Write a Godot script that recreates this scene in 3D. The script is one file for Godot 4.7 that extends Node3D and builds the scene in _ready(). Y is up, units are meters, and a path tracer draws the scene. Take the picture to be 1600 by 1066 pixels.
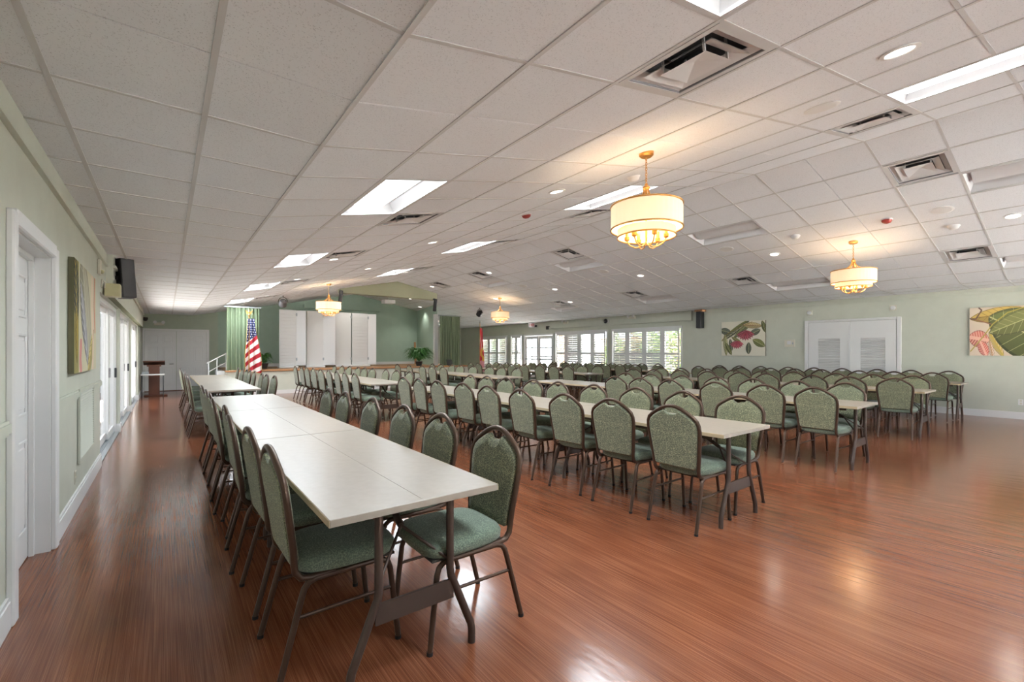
extends Node3D
# Banquet hall. X runs from the sliding-door wall to the shuttered wall, Y up, D (depth) = -Z runs towards the stage.

const H_EYE := 1.355
const YAW := 0.653
const FOCAL := 707.0

# room
const XL := -0.62
const X3 := 0.76
const XR := 6.43
const XK := 12.26
const XW := 13.52
const HC := 2.617
const HR := 3.791
const HW := 2.665
const DN := -2.7
const DB := 19.43
const DE := 22.5
const STAGE_D := 16.0
const STAGE_Y := 0.77
const ROW0 := 2.30
const PITCH := 0.615

var M := {}
var taken := {}
var rng := RandomNumberGenerator.new()


class MB:
	var v := PackedVector3Array()
	var n := PackedVector3Array()
	var t := PackedVector2Array()
	var ix := PackedInt32Array()

	func quad(a: Vector3, b: Vector3, c: Vector3, d: Vector3, ua := Vector2(0, 1), ub := Vector2(1, 1), uc := Vector2(1, 0), ud := Vector2(0, 0)) -> void:
		# a b c d run counter-clockwise seen from outside
		var nn := (c - a).cross(d - b).normalized()
		var k := v.size()
		for p in [a, b, c, d]:
			v.append(p)
			n.append(nn)
		t.append_array([ua, ub, uc, ud])
		ix.append_array([k, k + 2, k + 1, k, k + 3, k + 2])

	func tri(a: Vector3, b: Vector3, c: Vector3) -> void:
		var nn := (b - a).cross(c - a).normalized()
		var k := v.size()
		for p in [a, b, c]:
			v.append(p)
			n.append(nn)
			t.append(Vector2.ZERO)
		ix.append_array([k, k + 2, k + 1])

	func box(c: Vector3, s: Vector3, b := Basis()) -> MB:
		var h := s * 0.5
		var p := []
		for i in 8:
			p.append(c + b * Vector3(h.x if i & 1 else -h.x, h.y if i & 2 else -h.y, h.z if i & 4 else -h.z))
		quad(p[4], p[5], p[7], p[6])
		quad(p[1], p[0], p[2], p[3])
		quad(p[5], p[1], p[3], p[7])
		quad(p[0], p[4], p[6], p[2])
		quad(p[6], p[7], p[3], p[2])
		quad(p[0], p[1], p[5], p[4])
		return self

	# box given by two corners in X, Y, D
	func slab(x0: float, x1: float, y0: float, y1: float, d0: float, d1: float) -> MB:
		return box(Vector3((x0 + x1) / 2, (y0 + y1) / 2, -(d0 + d1) / 2), Vector3(absf(x1 - x0), absf(y1 - y0), absf(d1 - d0)))

	# box with chamfered edges
	func cbox(c: Vector3, s: Vector3, r: float, b := Basis()) -> MB:
		var h := s * 0.5
		var axes := [Vector3.RIGHT, Vector3.UP, Vector3.BACK]
		for i in 3:
			var a: Vector3 = axes[i]
			var u: Vector3 = axes[(i + 1) % 3]
			var w: Vector3 = axes[(i + 2) % 3]
			var ha := h[i]
			var hu := h[(i + 1) % 3]
			var hw := h[(i + 2) % 3]
			for sg in [-1.0, 1.0]:
				var o: Vector3 = a * ha * sg
				var uu: Vector3 = u * (hu - r)
				var ww: Vector3 = w * (hw - r)
				if sg > 0:
					quad(c + b * (o - uu - ww), c + b * (o + uu - ww), c + b * (o + uu + ww), c + b * (o - uu + ww))
				else:
					quad(c + b * (o - uu + ww), c + b * (o + uu + ww), c + b * (o + uu - ww), c + b * (o - uu - ww))
				for s2 in [-1.0, 1.0]:  # edges between face i and face i+1
					var e0: Vector3 = a * sg * ha + u * s2 * (hu - r)
					var e1: Vector3 = a * sg * (ha - r) + u * s2 * hu
					var l: Vector3 = w * (hw - r)
					if sg * s2 > 0:
						quad(c + b * (e0 - l), c + b * (e1 - l), c + b * (e1 + l), c + b * (e0 + l))
					else:
						quad(c + b * (e0 + l), c + b * (e1 + l), c + b * (e1 - l), c + b * (e0 - l))
		for k in 8:
			var q := Vector3(1 if k & 1 else -1, 1 if k & 2 else -1, 1 if k & 4 else -1)
			var px := Vector3(q.x * h.x, q.y * (h.y - r), q.z * (h.z - r))
			var py := Vector3(q.x * (h.x - r), q.y * h.y, q.z * (h.z - r))
			var pz := Vector3(q.x * (h.x - r), q.y * (h.y - r), q.z * h.z)
			if q.x * q.y * q.z > 0:
				tri(c + b * px, c + b * py, c + b * pz)
			else:
				tri(c + b * px, c + b * pz, c + b * py)
		return self

	# rings of equal length, joined; smooth normals; each ring runs counter-clockwise seen from the last ring's side
	func loft(rings: Array, closed := true, cap0 := false, cap1 := false, flip := false) -> MB:
		var m: int = rings[0].size()
		var k := v.size()
		for i in rings.size():
			for j in m:
				var du: Vector3 = rings[i][(j + 1) % m if closed else mini(j + 1, m - 1)] - rings[i][(j + m - 1) % m if closed else maxi(j - 1, 0)]
				var dv: Vector3 = rings[mini(i + 1, rings.size() - 1)][j] - rings[maxi(i - 1, 0)][j]
				var nn := du.cross(dv).normalized()
				v.append(rings[i][j])
				n.append(-nn if flip else nn)
				t.append(Vector2(float(j) / (m if closed else m - 1), float(i) / maxi(1, rings.size() - 1)))
		for i in rings.size() - 1:
			for j in (m if closed else m - 1):
				var a := k + i * m + j
				var b := k + i * m + (j + 1) % m
				var c := b + m
				var d := a + m
				ix.append_array([a, b, c, a, c, d] if flip else [a, c, b, a, d, c])
		for e in 2:
			if not (cap0 if e == 0 else cap1):
				continue
			var ring: Array = rings[0 if e == 0 else rings.size() - 1]
			var mid := Vector3.ZERO
			for p in ring:
				mid += p
			mid /= m
			for j in m:
				if (e == 0) != flip:
					tri(mid, ring[(j + 1) % m], ring[j])
				else:
					tri(mid, ring[j], ring[(j + 1) % m])
		return self

	func tube(path: Array, r: float, sides := 8, cap := true, r1 := -1.0) -> MB:
		var rings := []
		var up := Vector3.ZERO
		for i in path.size():
			var d: Vector3 = (path[mini(i + 1, path.size() - 1)] - path[maxi(i - 1, 0)]).normalized()
			if up == Vector3.ZERO:
				up = d.cross(Vector3.RIGHT if absf(d.x) < 0.8 else Vector3.UP).normalized()
			up = (up - d * up.dot(d)).normalized()
			var side := d.cross(up)
			var rr := r if r1 < 0.0 else lerpf(r, r1, float(i) / (path.size() - 1))
			var ring := []
			for j in sides:
				var a := TAU * j / sides
				ring.append(path[i] + (up * cos(a) + side * sin(a)) * rr)
			rings.append(ring)
		return loft(rings, true, cap, cap)

	# profile of (radius, y), turned round the Y axis through c
	func lathe(prof: Array, seg := 24, c := Vector3.ZERO, b := Basis(), sharp := true) -> MB:
		if not sharp:
			return loft(_turn(prof, seg, c, b), true, prof[0].x > 0.0001, prof[-1].x > 0.0001, true)
		for i in prof.size() - 1:
			loft(_turn([prof[i], prof[i + 1]], seg, c, b), true, i == 0 and prof[0].x > 0.0001, i == prof.size() - 2 and prof[-1].x > 0.0001, true)
		return self

	func _turn(prof: Array, seg: int, c: Vector3, b: Basis) -> Array:
		var rings := []
		for p in prof:
			var ring := []
			for j in seg:
				var a := TAU * j / seg
				ring.append(c + b * Vector3(cos(a) * maxf(p.x, 0.0001), p.y, sin(a) * maxf(p.x, 0.0001)))
			rings.append(ring)
		return rings

	func mesh() -> ArrayMesh:
		var arr := []
		arr.resize(Mesh.ARRAY_MAX)
		arr[Mesh.ARRAY_VERTEX] = v
		arr[Mesh.ARRAY_NORMAL] = n
		arr[Mesh.ARRAY_TEX_UV] = t
		arr[Mesh.ARRAY_INDEX] = ix
		var am := ArrayMesh.new()
		am.add_surface_from_arrays(Mesh.PRIMITIVE_TRIANGLES, arr)
		return am


# ---------------------------------------------------------------- helpers
func P(x: float, y: float, d: float) -> Vector3:
	return Vector3(x, y, -d)


func numbered(called: String) -> String:
	taken[called] = taken.get(called, -1) + 1
	return called if taken[called] == 0 else "%s_%03d" % [called, taken[called]]


func thing(called: String, label: String, category: String, at := Vector3.ZERO, turn := 0.0, group := "") -> Node3D:
	var o := Node3D.new()
	o.name = numbered(called)
	add_child(o)
	o.position = at
	o.rotation.y = turn
	tag(o, label, category, group)
	return o


func tag(o: Node, label: String, category: String, group := "", kind := "") -> void:
	if label:
		o.set_meta("label", label)
	if category:
		o.set_meta("category", category)
	if group:
		o.set_meta("group", group)
	if kind:
		o.set_meta("kind", kind)


func part(called: String, mb: Variant, mat: Material, parent: Node, at := Vector3.ZERO) -> MeshInstance3D:
	var o := MeshInstance3D.new()
	o.mesh = mb.mesh() if mb is MB else mb
	o.material_override = mat
	o.name = called
	o.position = at
	parent.add_child(o, true)
	return o


func struct(called: String, mb: MB = null, mat: Material = null, label := "", category := "") -> Node3D:
	var o: Node3D
	if mb:
		o = MeshInstance3D.new()
		o.mesh = mb.mesh()
		o.material_override = mat
	else:
		o = Node3D.new()
	o.name = called
	add_child(o)
	tag(o, label, category, "", "structure")
	return o


func single(called: String, mb: MB, mat: Material, label: String, category: String, group := "") -> MeshInstance3D:
	var o := MeshInstance3D.new()
	o.mesh = mb.mesh()
	o.material_override = mat
	o.name = numbered(called)
	add_child(o)
	tag(o, label, category, group)
	return o


func copy(o: Node3D, called: String, label: String, group := "") -> Node3D:
	var c: Node3D = o.duplicate()
	c.name = numbered(called)
	add_child(c)
	tag(c, label, o.get_meta("category"), group)
	return c


func ceil_y(x: float) -> float:
	if x < X3:
		return HC
	if x < XR:
		return HC + (x - X3) * (HR - HC) / (XR - X3)
	if x < XK:
		return HR - (x - XR) * (HR - HW) / (XK - XR)
	return HW


func ceil_tilt(x: float) -> float:
	if x < X3 or x > XK:
		return 0.0
	return atan((HR - HC) / (XR - X3)) if x < XR else -atan((HR - HW) / (XK - XR))


func ceil_basis(x: float) -> Basis:
	return Basis(Vector3.BACK, ceil_tilt(x))


func mat(color: Color, rough := 0.7, metal := 0.0) -> StandardMaterial3D:
	var m := StandardMaterial3D.new()
	m.albedo_color = color
	m.roughness = rough
	m.metallic = metal
	return m


func rgb8(r: int, g: int, b: int) -> Color:
	return Color(r / 255.0, g / 255.0, b / 255.0)


func tex(im: Image) -> ImageTexture:
	return ImageTexture.create_from_image(im)


func emit(color: Color, energy: float) -> StandardMaterial3D:
	var m := mat(color, 0.5)
	m.emission_enabled = true
	m.emission = color
	m.emission_energy_multiplier = energy
	return m


func ordinal(k: int) -> String:
	return ["first", "second", "third", "fourth", "fifth", "sixth", "seventh", "eighth", "ninth", "tenth", "eleventh", "twelfth"][k]


# ---------------------------------------------------------------- textures
func noise(freq: float, sd: int, kind := FastNoiseLite.TYPE_SIMPLEX_SMOOTH, oct := 3) -> FastNoiseLite:
	var f := FastNoiseLite.new()
	f.seed = sd
	f.frequency = freq
	f.noise_type = kind
	f.fractal_octaves = oct
	return f


func floor_texture() -> Image:
	# fine strand-like grain that runs along V
	var w := 1024
	var h := 1024
	var im := Image.create(w, h, false, Image.FORMAT_RGB8)
	var a := noise(0.11, 3, FastNoiseLite.TYPE_SIMPLEX, 3)
	var b := noise(0.02, 5, FastNoiseLite.TYPE_SIMPLEX, 2)
	var g := noise(0.004, 8, FastNoiseLite.TYPE_SIMPLEX_SMOOTH, 2)
	var dark := rgb8(86, 47, 31)
	var mid := rgb8(119, 70, 47)
	var pale := rgb8(162, 108, 77)
	for y in h:
		# blend at the end so that the repeat does not show
		var e := clampf((y - (h - 128)) / 128.0, 0.0, 1.0)
		for x in w:
			var s := lerpf(a.get_noise_2d(x * 3.4, y * 0.018), a.get_noise_2d(x * 3.4, (y - h) * 0.018), e)
			var l := lerpf(b.get_noise_2d(x * 3.0, y * 0.12), b.get_noise_2d(x * 3.0, (y - h) * 0.12), e)
			var q := lerpf(g.get_noise_2d(x, y), g.get_noise_2d(x, y - h), e)
			var k := s * 0.8 + l * 0.16 + q * 0.2
			im.set_pixel(x, y, mid.lerp(pale, clampf(k * 1.2, 0, 1)) if k > 0 else mid.lerp(dark, clampf(-k * 1.3, 0, 1)))
	return im


func fabric_texture(lo: Color, hi: Color) -> NoiseTexture2D:
	# raised squiggles on a darker ground
	var g := Gradient.new()
	g.offsets = PackedFloat32Array([0.0, 0.36, 0.47, 0.53, 0.64, 1.0])
	g.colors = PackedColorArray([lo, lo.lightened(0.06), hi, hi, lo.lightened(0.06), lo])
	var n := NoiseTexture2D.new()
	n.noise = noise(0.055, 11, FastNoiseLite.TYPE_SIMPLEX, 2)
	n.width = 512
	n.height = 512
	n.seamless = true
	n.color_ramp = g
	return n


func tile_texture() -> Image:
	# mineral-fibre board: off-white with short dark fissures and pin holes
	var w := 512
	var im := Image.create(w, w, false, Image.FORMAT_RGB8)
	im.fill(rgb8(233, 236, 239))
	var r := RandomNumberGenerator.new()
	r.seed = 21
	for k in 2600:
		var x := r.randf() * w
		var y := r.randf() * w
		var an := r.randf() * TAU
		var l := r.randi_range(1, 6)
		var c := rgb8(233, 236, 239).darkened(r.randf_range(0.08, 0.34))
		for i in l:
			im.set_pixel(posmod(int(x), w), posmod(int(y), w), c)
			an += r.randf_range(-0.7, 0.7)
			x += cos(an)
			y += sin(an)
	return im


func blot(im: Image, c: Vector2, l: float, wd: float, ang: float, col: Color, vein: Color, rib := 0.05) -> void:
	# a leaf: pointed oval with a midrib and side veins
	var d := Vector2(cos(ang), sin(ang))
	var s := Vector2(-d.y, d.x)
	var rad := int(l) + 2
	for y in range(maxi(0, int(c.y) - rad), mini(im.get_height(), int(c.y) + rad)):
		for x in range(maxi(0, int(c.x) - rad), mini(im.get_width(), int(c.x) + rad)):
			var p := Vector2(x, y) - c
			var a := p.dot(d) / l
			var b := p.dot(s) / wd
			if absf(a) > 1.0:
				continue
			var edge := pow(1.0 - a * a, 0.75)
			if absf(b) > edge:
				continue
			var k := col
			if b > 0:
				k = k.darkened(0.16)
			if absf(b) < rib or (absf(fposmod(a * 4.0 + absf(b) * 1.4, 1.0) - 0.5) < rib * 0.8):
				k = vein
			if absf(b) > edge - 0.10:
				k = k.darkened(0.25)
			im.set_pixel(x, y, k)


func stroke(im: Image, pts: Array, wd: float, col: Color) -> void:
	for i in pts.size() - 1:
		var a: Vector2 = pts[i]
		var b: Vector2 = pts[i + 1]
		var steps := int(a.distance_to(b)) + 1
		for k in steps:
			var p := a.lerp(b, float(k) / steps)
			im.fill_rect(Rect2i(int(p.x - wd / 2), int(p.y - wd / 2), int(maxf(1, wd)), int(maxf(1, wd))), col)


func bloom(im: Image, c: Vector2, r: float, col: Color) -> void:
	for k in 9:
		var a := PI * 0.15 + PI * 0.7 * k / 8.0
		blot(im, c + Vector2(cos(a), sin(a)) * r * 0.5, r * 0.6, r * 0.16, a, col.darkened(0.12 * (k % 3)), col.lightened(0.35), 0.12)


func flower_print() -> Image:
	var im := Image.create(420, 340, false, Image.FORMAT_RGB8)
	im.fill(rgb8(226, 222, 205))
	var ol := rgb8(122, 128, 72)
	var dk := rgb8(84, 92, 78)
	var pale := rgb8(196, 194, 150)
	blot(im, Vector2(40, 95), 60, 34, 0.3, dk.lightened(0.12), pale)
	blot(im, Vector2(150, 78), 165, 26, -0.62, ol, dk, 0.1)
	blot(im, Vector2(120, 110), 150, 20, -0.60, dk, pale, 0.1)
	blot(im, Vector2(205, 90), 120, 24, -0.72, ol.lightened(0.15), dk, 0.1)
	blot(im, Vector2(300, 45), 90, 30, 0.1, rgb8(205, 190, 140), rgb8(150, 110, 80), 0.08)
	blot(im, Vector2(40, 230), 110, 24, 1.5, pale, ol, 0.1)
	blot(im, Vector2(70, 270), 70, 22, 1.1, ol.darkened(0.1), pale)
	blot(im, Vector2(95, 230), 60, 20, 1.4, dk.lightened(0.08), pale)
	blot(im, Vector2(325, 110), 55, 30, -0.45, dk.lightened(0.1), pale)
	blot(im, Vector2(360, 215), 65, 34, 0.55, ol, pale)
	blot(im, Vector2(265, 265), 58, 26, 1.6, dk, pale)
	blot(im, Vector2(405, 60), 60, 20, 1.3, ol.darkened(0.2), pale)
	blot(im, Vector2(150, 185), 60, 18, 0.6, ol, pale)
	bloom(im, Vector2(235, 95), 88, rgb8(168, 58, 74))
	bloom(im, Vector2(150, 195), 70, rgb8(182, 66, 80))
	stroke(im, [Vector2(0, 190), Vector2(60, 120), Vector2(180, 60), Vector2(300, 10)], 4, rgb8(140, 120, 70))
	return im


func leaf_print() -> Image:
	var im := Image.create(560, 340, false, Image.FORMAT_RGB8)
	im.fill(rgb8(224, 208, 188))
	blot(im, Vector2(60, 220), 70, 60, 0.2, rgb8(206, 120, 104), rgb8(236, 190, 170), 0.2)
	blot(im, Vector2(90, 290), 60, 34, 1.2, rgb8(212, 110, 96), rgb8(238, 190, 172), 0.2)
	blot(im, Vector2(170, 260), 100, 26, 1.1, rgb8(226, 200, 140), rgb8(196, 172, 84), 0.2)
	blot(im, Vector2(140, 300), 70, 16, 1.4, rgb8(236, 214, 196), rgb8(190, 150, 110), 0.2)
	blot(im, Vector2(190, 55), 190, 52, -0.12, rgb8(204, 174, 96), rgb8(130, 104, 54), 0.05)
	blot(im, Vector2(370, 200), 280, 170, 0.5, rgb8(104, 112, 66), rgb8(196, 194, 140), 0.025)
	blot(im, Vector2(310, 105), 200, 70, -0.4, rgb8(124, 128, 78), rgb8(196, 194, 140), 0.03)
	stroke(im, [Vector2(8, 310), Vector2(95, 200), Vector2(150, 120), Vector2(240, 45), Vector2(380, 0)], 6, rgb8(176, 158, 78))
	stroke(im, [Vector2(0, 75), Vector2(40, 85), Vector2(80, 20), Vector2(60, 0)], 7, rgb8(110, 80, 66))
	stroke(im, [Vector2(40, 85), Vector2(140, 120)], 6, rgb8(140, 96, 76))
	return im


func streak_print() -> Image:
	var im := Image.create(420, 340, false, Image.FORMAT_RGB8)
	im.fill(rgb8(206, 202, 172))
	im.fill_rect(Rect2i(0, 0, 70, 340), rgb8(150, 142, 82))
	blot(im, Vector2(30, 90), 110, 44, 1.45, rgb8(62, 66, 52), rgb8(168, 150, 70), 0.08)
	blot(im, Vector2(36, 220), 90, 26, 1.5, rgb8(170, 148, 52), rgb8(92, 84, 44), 0.1)
	blot(im, Vector2(190, 130), 190, 90, 1.2, rgb8(176, 174, 150), rgb8(196, 194, 174), 0.05)
	blot(im, Vector2(170, 190), 150, 36, 1.1, rgb8(150, 152, 158), rgb8(204, 206, 208), 0.1)
	blot(im, Vector2(300, 280), 110, 34, -0.9, rgb8(206, 190, 120), rgb8(150, 138, 80), 0.08)
	stroke(im, [Vector2(330, 0), Vector2(322, 120), Vector2(350, 230), Vector2(340, 340)], 26, rgb8(226, 204, 182))
	stroke(im, [Vector2(380, 10), Vector2(372, 110), Vector2(392, 200)], 16, rgb8(204, 130, 112))
	stroke(im, [Vector2(110, 250), Vector2(96, 300), Vector2(112, 340)], 30, rgb8(206, 138, 134))
	return im


func stars_print() -> Image:
	# the cloth as it hangs: starred field above, slanted stripes below
	var im := Image.create(192, 768, false, Image.FORMAT_RGB8)
	for y in 768:
		for x in 192:
			var h := y * 1.0 + x * 0.85
			var c := rgb8(168, 34, 48) if int(h / 62.0) % 2 == 0 else rgb8(232, 226, 222)
			if y + x * 0.6 < 340:
				c = rgb8(38, 44, 84)
				var q := Vector2(fposmod(x + (16 if int(y / 34) % 2 else 0), 34) - 17, fposmod(y, 34) - 17)
				if q.length() < 6.5 + 2.0 * cos(5.0 * q.angle() + PI / 2):
					c = rgb8(236, 234, 232)
			if x < 5 or x > 186 or y > 760:
				c = rgb8(196, 158, 70)
			im.set_pixel(x, y, c)
	return im


func make_materials() -> void:
	var f := mat(Color.WHITE, 0.17)
	f.albedo_texture = tex(floor_texture())
	f.uv1_scale = Vector3(1, 1, 1)
	var fb := NoiseTexture2D.new()
	fb.noise = noise(0.012, 31, FastNoiseLite.TYPE_SIMPLEX_SMOOTH, 4)
	fb.width = 512
	fb.height = 512
	fb.seamless = true
	f.heightmap_enabled = true
	f.heightmap_texture = fb
	f.heightmap_scale = 0.06
	M.floor = f

	var t := mat(Color.WHITE, 0.95)
	t.albedo_texture = tex(tile_texture())
	t.uv1_triplanar = true
	t.uv1_world_triplanar = true
	t.uv1_scale = Vector3.ONE * 1.55
	M.tile = t

	var c := mat(Color.WHITE, 0.92)
	c.albedo_texture = fabric_texture(rgb8(78, 84, 66), rgb8(176, 178, 140))
	c.uv1_triplanar = true
	c.uv1_scale = Vector3.ONE * 2.0
	c.rim_enabled = true
	c.rim = 0.4
	c.rim_tint = 0.6
	M.fabric = c
	M.seat_fabric = c.duplicate()
	M.seat_fabric.albedo_texture = fabric_texture(rgb8(84, 98, 84), rgb8(142, 158, 134))

	M.bronze = mat(rgb8(80, 62, 50), 0.36, 0.5)
	M.pan = mat(rgb8(48, 42, 38), 0.8)
	M.rubber = mat(rgb8(30, 28, 27), 0.8)
	M.table_leg = mat(rgb8(78, 64, 56), 0.42, 0.3)
	M.table_top = noisy(rgb8(160, 152, 140), rgb8(154, 145, 132), 0.02, 0.34, 3.0)
	M.table_edge = mat(rgb8(182, 164, 134), 0.5)
	M.chrome = mat(rgb8(200, 200, 200), 0.25, 0.9)
	M.wall = noisy(rgb8(204, 208, 194), rgb8(199, 203, 189), 0.01, 0.75, 1.0)
	M.wall_deep = noisy(rgb8(172, 194, 178), rgb8(167, 189, 173), 0.01, 0.75, 1.0)
	M.wall_back = noisy(rgb8(180, 192, 174), rgb8(175, 187, 169), 0.01, 0.75, 1.0)
	M.beam = mat(rgb8(170, 172, 144), 0.75)
	M.white = mat(rgb8(228, 229, 228), 0.45)
	M.white_matte = mat(rgb8(226, 226, 224), 0.8)
	M.grid = mat(rgb8(206, 206, 205), 0.55)
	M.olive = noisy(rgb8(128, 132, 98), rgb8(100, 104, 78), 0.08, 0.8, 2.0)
	M.black = mat(rgb8(38, 38, 40), 0.55)
	M.dark = mat(rgb8(58, 58, 60), 0.6)
	M.cavity = mat(rgb8(52, 52, 54), 0.8)
	M.duct = mat(rgb8(124, 125, 128), 0.5)
	M.steel = mat(rgb8(112, 112, 114), 0.4, 0.4)
	M.alu = mat(rgb8(176, 182, 186), 0.4, 0.6)
	M.brass = mat(rgb8(196, 148, 84), 0.3, 0.85)
	M.oak = noisy(rgb8(186, 140, 98), rgb8(170, 122, 82), 0.05, 0.45, 2.0)
	M.stage_top = noisy(rgb8(178, 136, 98), rgb8(164, 122, 86), 0.05, 0.5, 2.0)
	M.walnut = noisy(rgb8(112, 66, 44), rgb8(88, 50, 34), 0.06, 0.4, 3.0)
	M.curtain = mat(rgb8(128, 142, 114), 0.95)
	M.red = mat(rgb8(150, 52, 44), 0.45)
	M.plastic = mat(rgb8(214, 210, 194), 0.5)
	M.beige = mat(rgb8(188, 184, 146), 0.55)
	M.frost = mat(rgb8(222, 222, 222), 0.3)
	M.grey_lens = mat(rgb8(218, 218, 219), 0.5)
	M.leaf = mat(rgb8(58, 104, 48), 0.55)
	M.leaf.backlight_enabled = true
	M.leaf.backlight = rgb8(60, 96, 40)
	M.pot = mat(rgb8(52, 46, 42), 0.6)
	M.hedge = mat(rgb8(64, 84, 42), 0.7)
	M.dry = mat(rgb8(96, 84, 56), 0.8)
	M.hedge.backlight_enabled = true
	M.hedge.backlight = rgb8(90, 120, 50)
	M.tan = noisy(rgb8(158, 140, 108), rgb8(146, 128, 98), 0.05, 0.9, 1.0)
	M.paver = noisy(rgb8(126, 124, 122), rgb8(112, 110, 108), 0.05, 0.95, 1.0)
	M.porch = noisy(rgb8(128, 136, 142), rgb8(120, 128, 134), 0.03, 0.9, 1.0)
	M.umber = mat(rgb8(66, 62, 44), 0.9)
	M.brown = mat(rgb8(120, 92, 66), 0.85)
	M.concrete = noisy(rgb8(220, 218, 214), rgb8(208, 206, 202), 0.03, 0.95, 1.0)
	M.glass = mat(Color(0.95, 0.98, 1.0, 0.06), 0.02)
	M.glass.transparency = BaseMaterial3D.TRANSPARENCY_ALPHA
	M.acrylic = mat(Color(0.9, 0.92, 0.94, 0.35), 0.1)
	M.acrylic.transparency = BaseMaterial3D.TRANSPARENCY_ALPHA
	var s := mat(rgb8(250, 236, 208), 0.9)
	s.backlight_enabled = true
	s.backlight = Color(0.44, 0.41, 0.35)
	M.shade = s
	M.bulb = emit(Color(1.0, 0.82, 0.55), 2.2)
	M.lens = emit(Color(0.97, 0.985, 1.0), LENS)
	M.led = emit(Color(1.0, 0.99, 0.96), LENS * 1.3)


func noisy(a: Color, b: Color, freq: float, rough: float, scale: float) -> StandardMaterial3D:
	# plain paint or board with faint mottling
	var m := mat(Color.WHITE, rough)
	var g := Gradient.new()
	g.set_color(0, b)
	g.set_color(1, a)
	var n := NoiseTexture2D.new()
	n.noise = noise(freq, 41, FastNoiseLite.TYPE_SIMPLEX_SMOOTH, 4)
	n.width = 256
	n.height = 256
	n.seamless = true
	n.color_ramp = g
	m.albedo_texture = n
	m.uv1_triplanar = true
	m.uv1_world_triplanar = true
	m.uv1_scale = Vector3.ONE * scale
	return m


const LENS := 1.6
const TROFFER := 3.6
const DOWN := 0.7
const BULBS := 0.075
const SKY := 3.2
const SUN := 32.0


func _ready() -> void:
	rng.seed = 7
	# camera: upright, lens shifted a little upwards
	var cam := Camera3D.new()
	cam.name = "camera"
	cam.projection = Camera3D.PROJECTION_FRUSTUM
	cam.near = 0.05
	cam.far = 200.0
	cam.size = 1066.0 / FOCAL * cam.near
	cam.frustum_offset = Vector2(0, (549.0 - 533.0) / FOCAL * cam.near)
	add_child(cam)
	cam.position = Vector3(0, H_EYE, 0)
	cam.rotation.y = -YAW
	cam.current = true

	# sky and exposure
	var we := WorldEnvironment.new()
	we.name = "environment"
	var e := Environment.new()
	e.background_mode = Environment.BG_SKY
	var sky := Sky.new()
	var sm := ProceduralSkyMaterial.new()
	sm.sky_top_color = rgb8(206, 222, 240)
	sm.sky_horizon_color = rgb8(238, 243, 248)
	sm.ground_bottom_color = rgb8(190, 190, 186)
	sm.ground_horizon_color = rgb8(225, 228, 230)
	sky.sky_material = sm
	e.sky = sky
	e.background_energy_multiplier = SKY
	e.tonemap_mode = Environment.TONE_MAPPER_LINEAR
	e.tonemap_exposure = 2.05
	e.sdfgi_enabled = true
	e.ssao_enabled = true
	e.ssil_enabled = true
	we.environment = e
	add_child(we)

	# high sun from beyond the stage: it lights the paving outside, not the hall
	var sun := DirectionalLight3D.new()
	sun.name = "sun"
	sun.light_energy = SUN
	sun.light_color = Color(1.0, 0.985, 0.96)
	sun.light_angular_distance = 1.0
	sun.shadow_enabled = true
	sun.sky_mode = DirectionalLight3D.SKY_MODE_LIGHT_ONLY
	add_child(sun)
	sun.look_at_from_position(Vector3(0.2, 10, -4), Vector3.ZERO)

	make_materials()
	build_shell()
	build_ceiling()
	build_fixtures()
	build_left_wall()
	build_right_wall()
	build_near_wall()
	build_stage()
	build_outside()
	build_tables_and_chairs()
	build_wall_things()
	build_stage_things()


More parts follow.
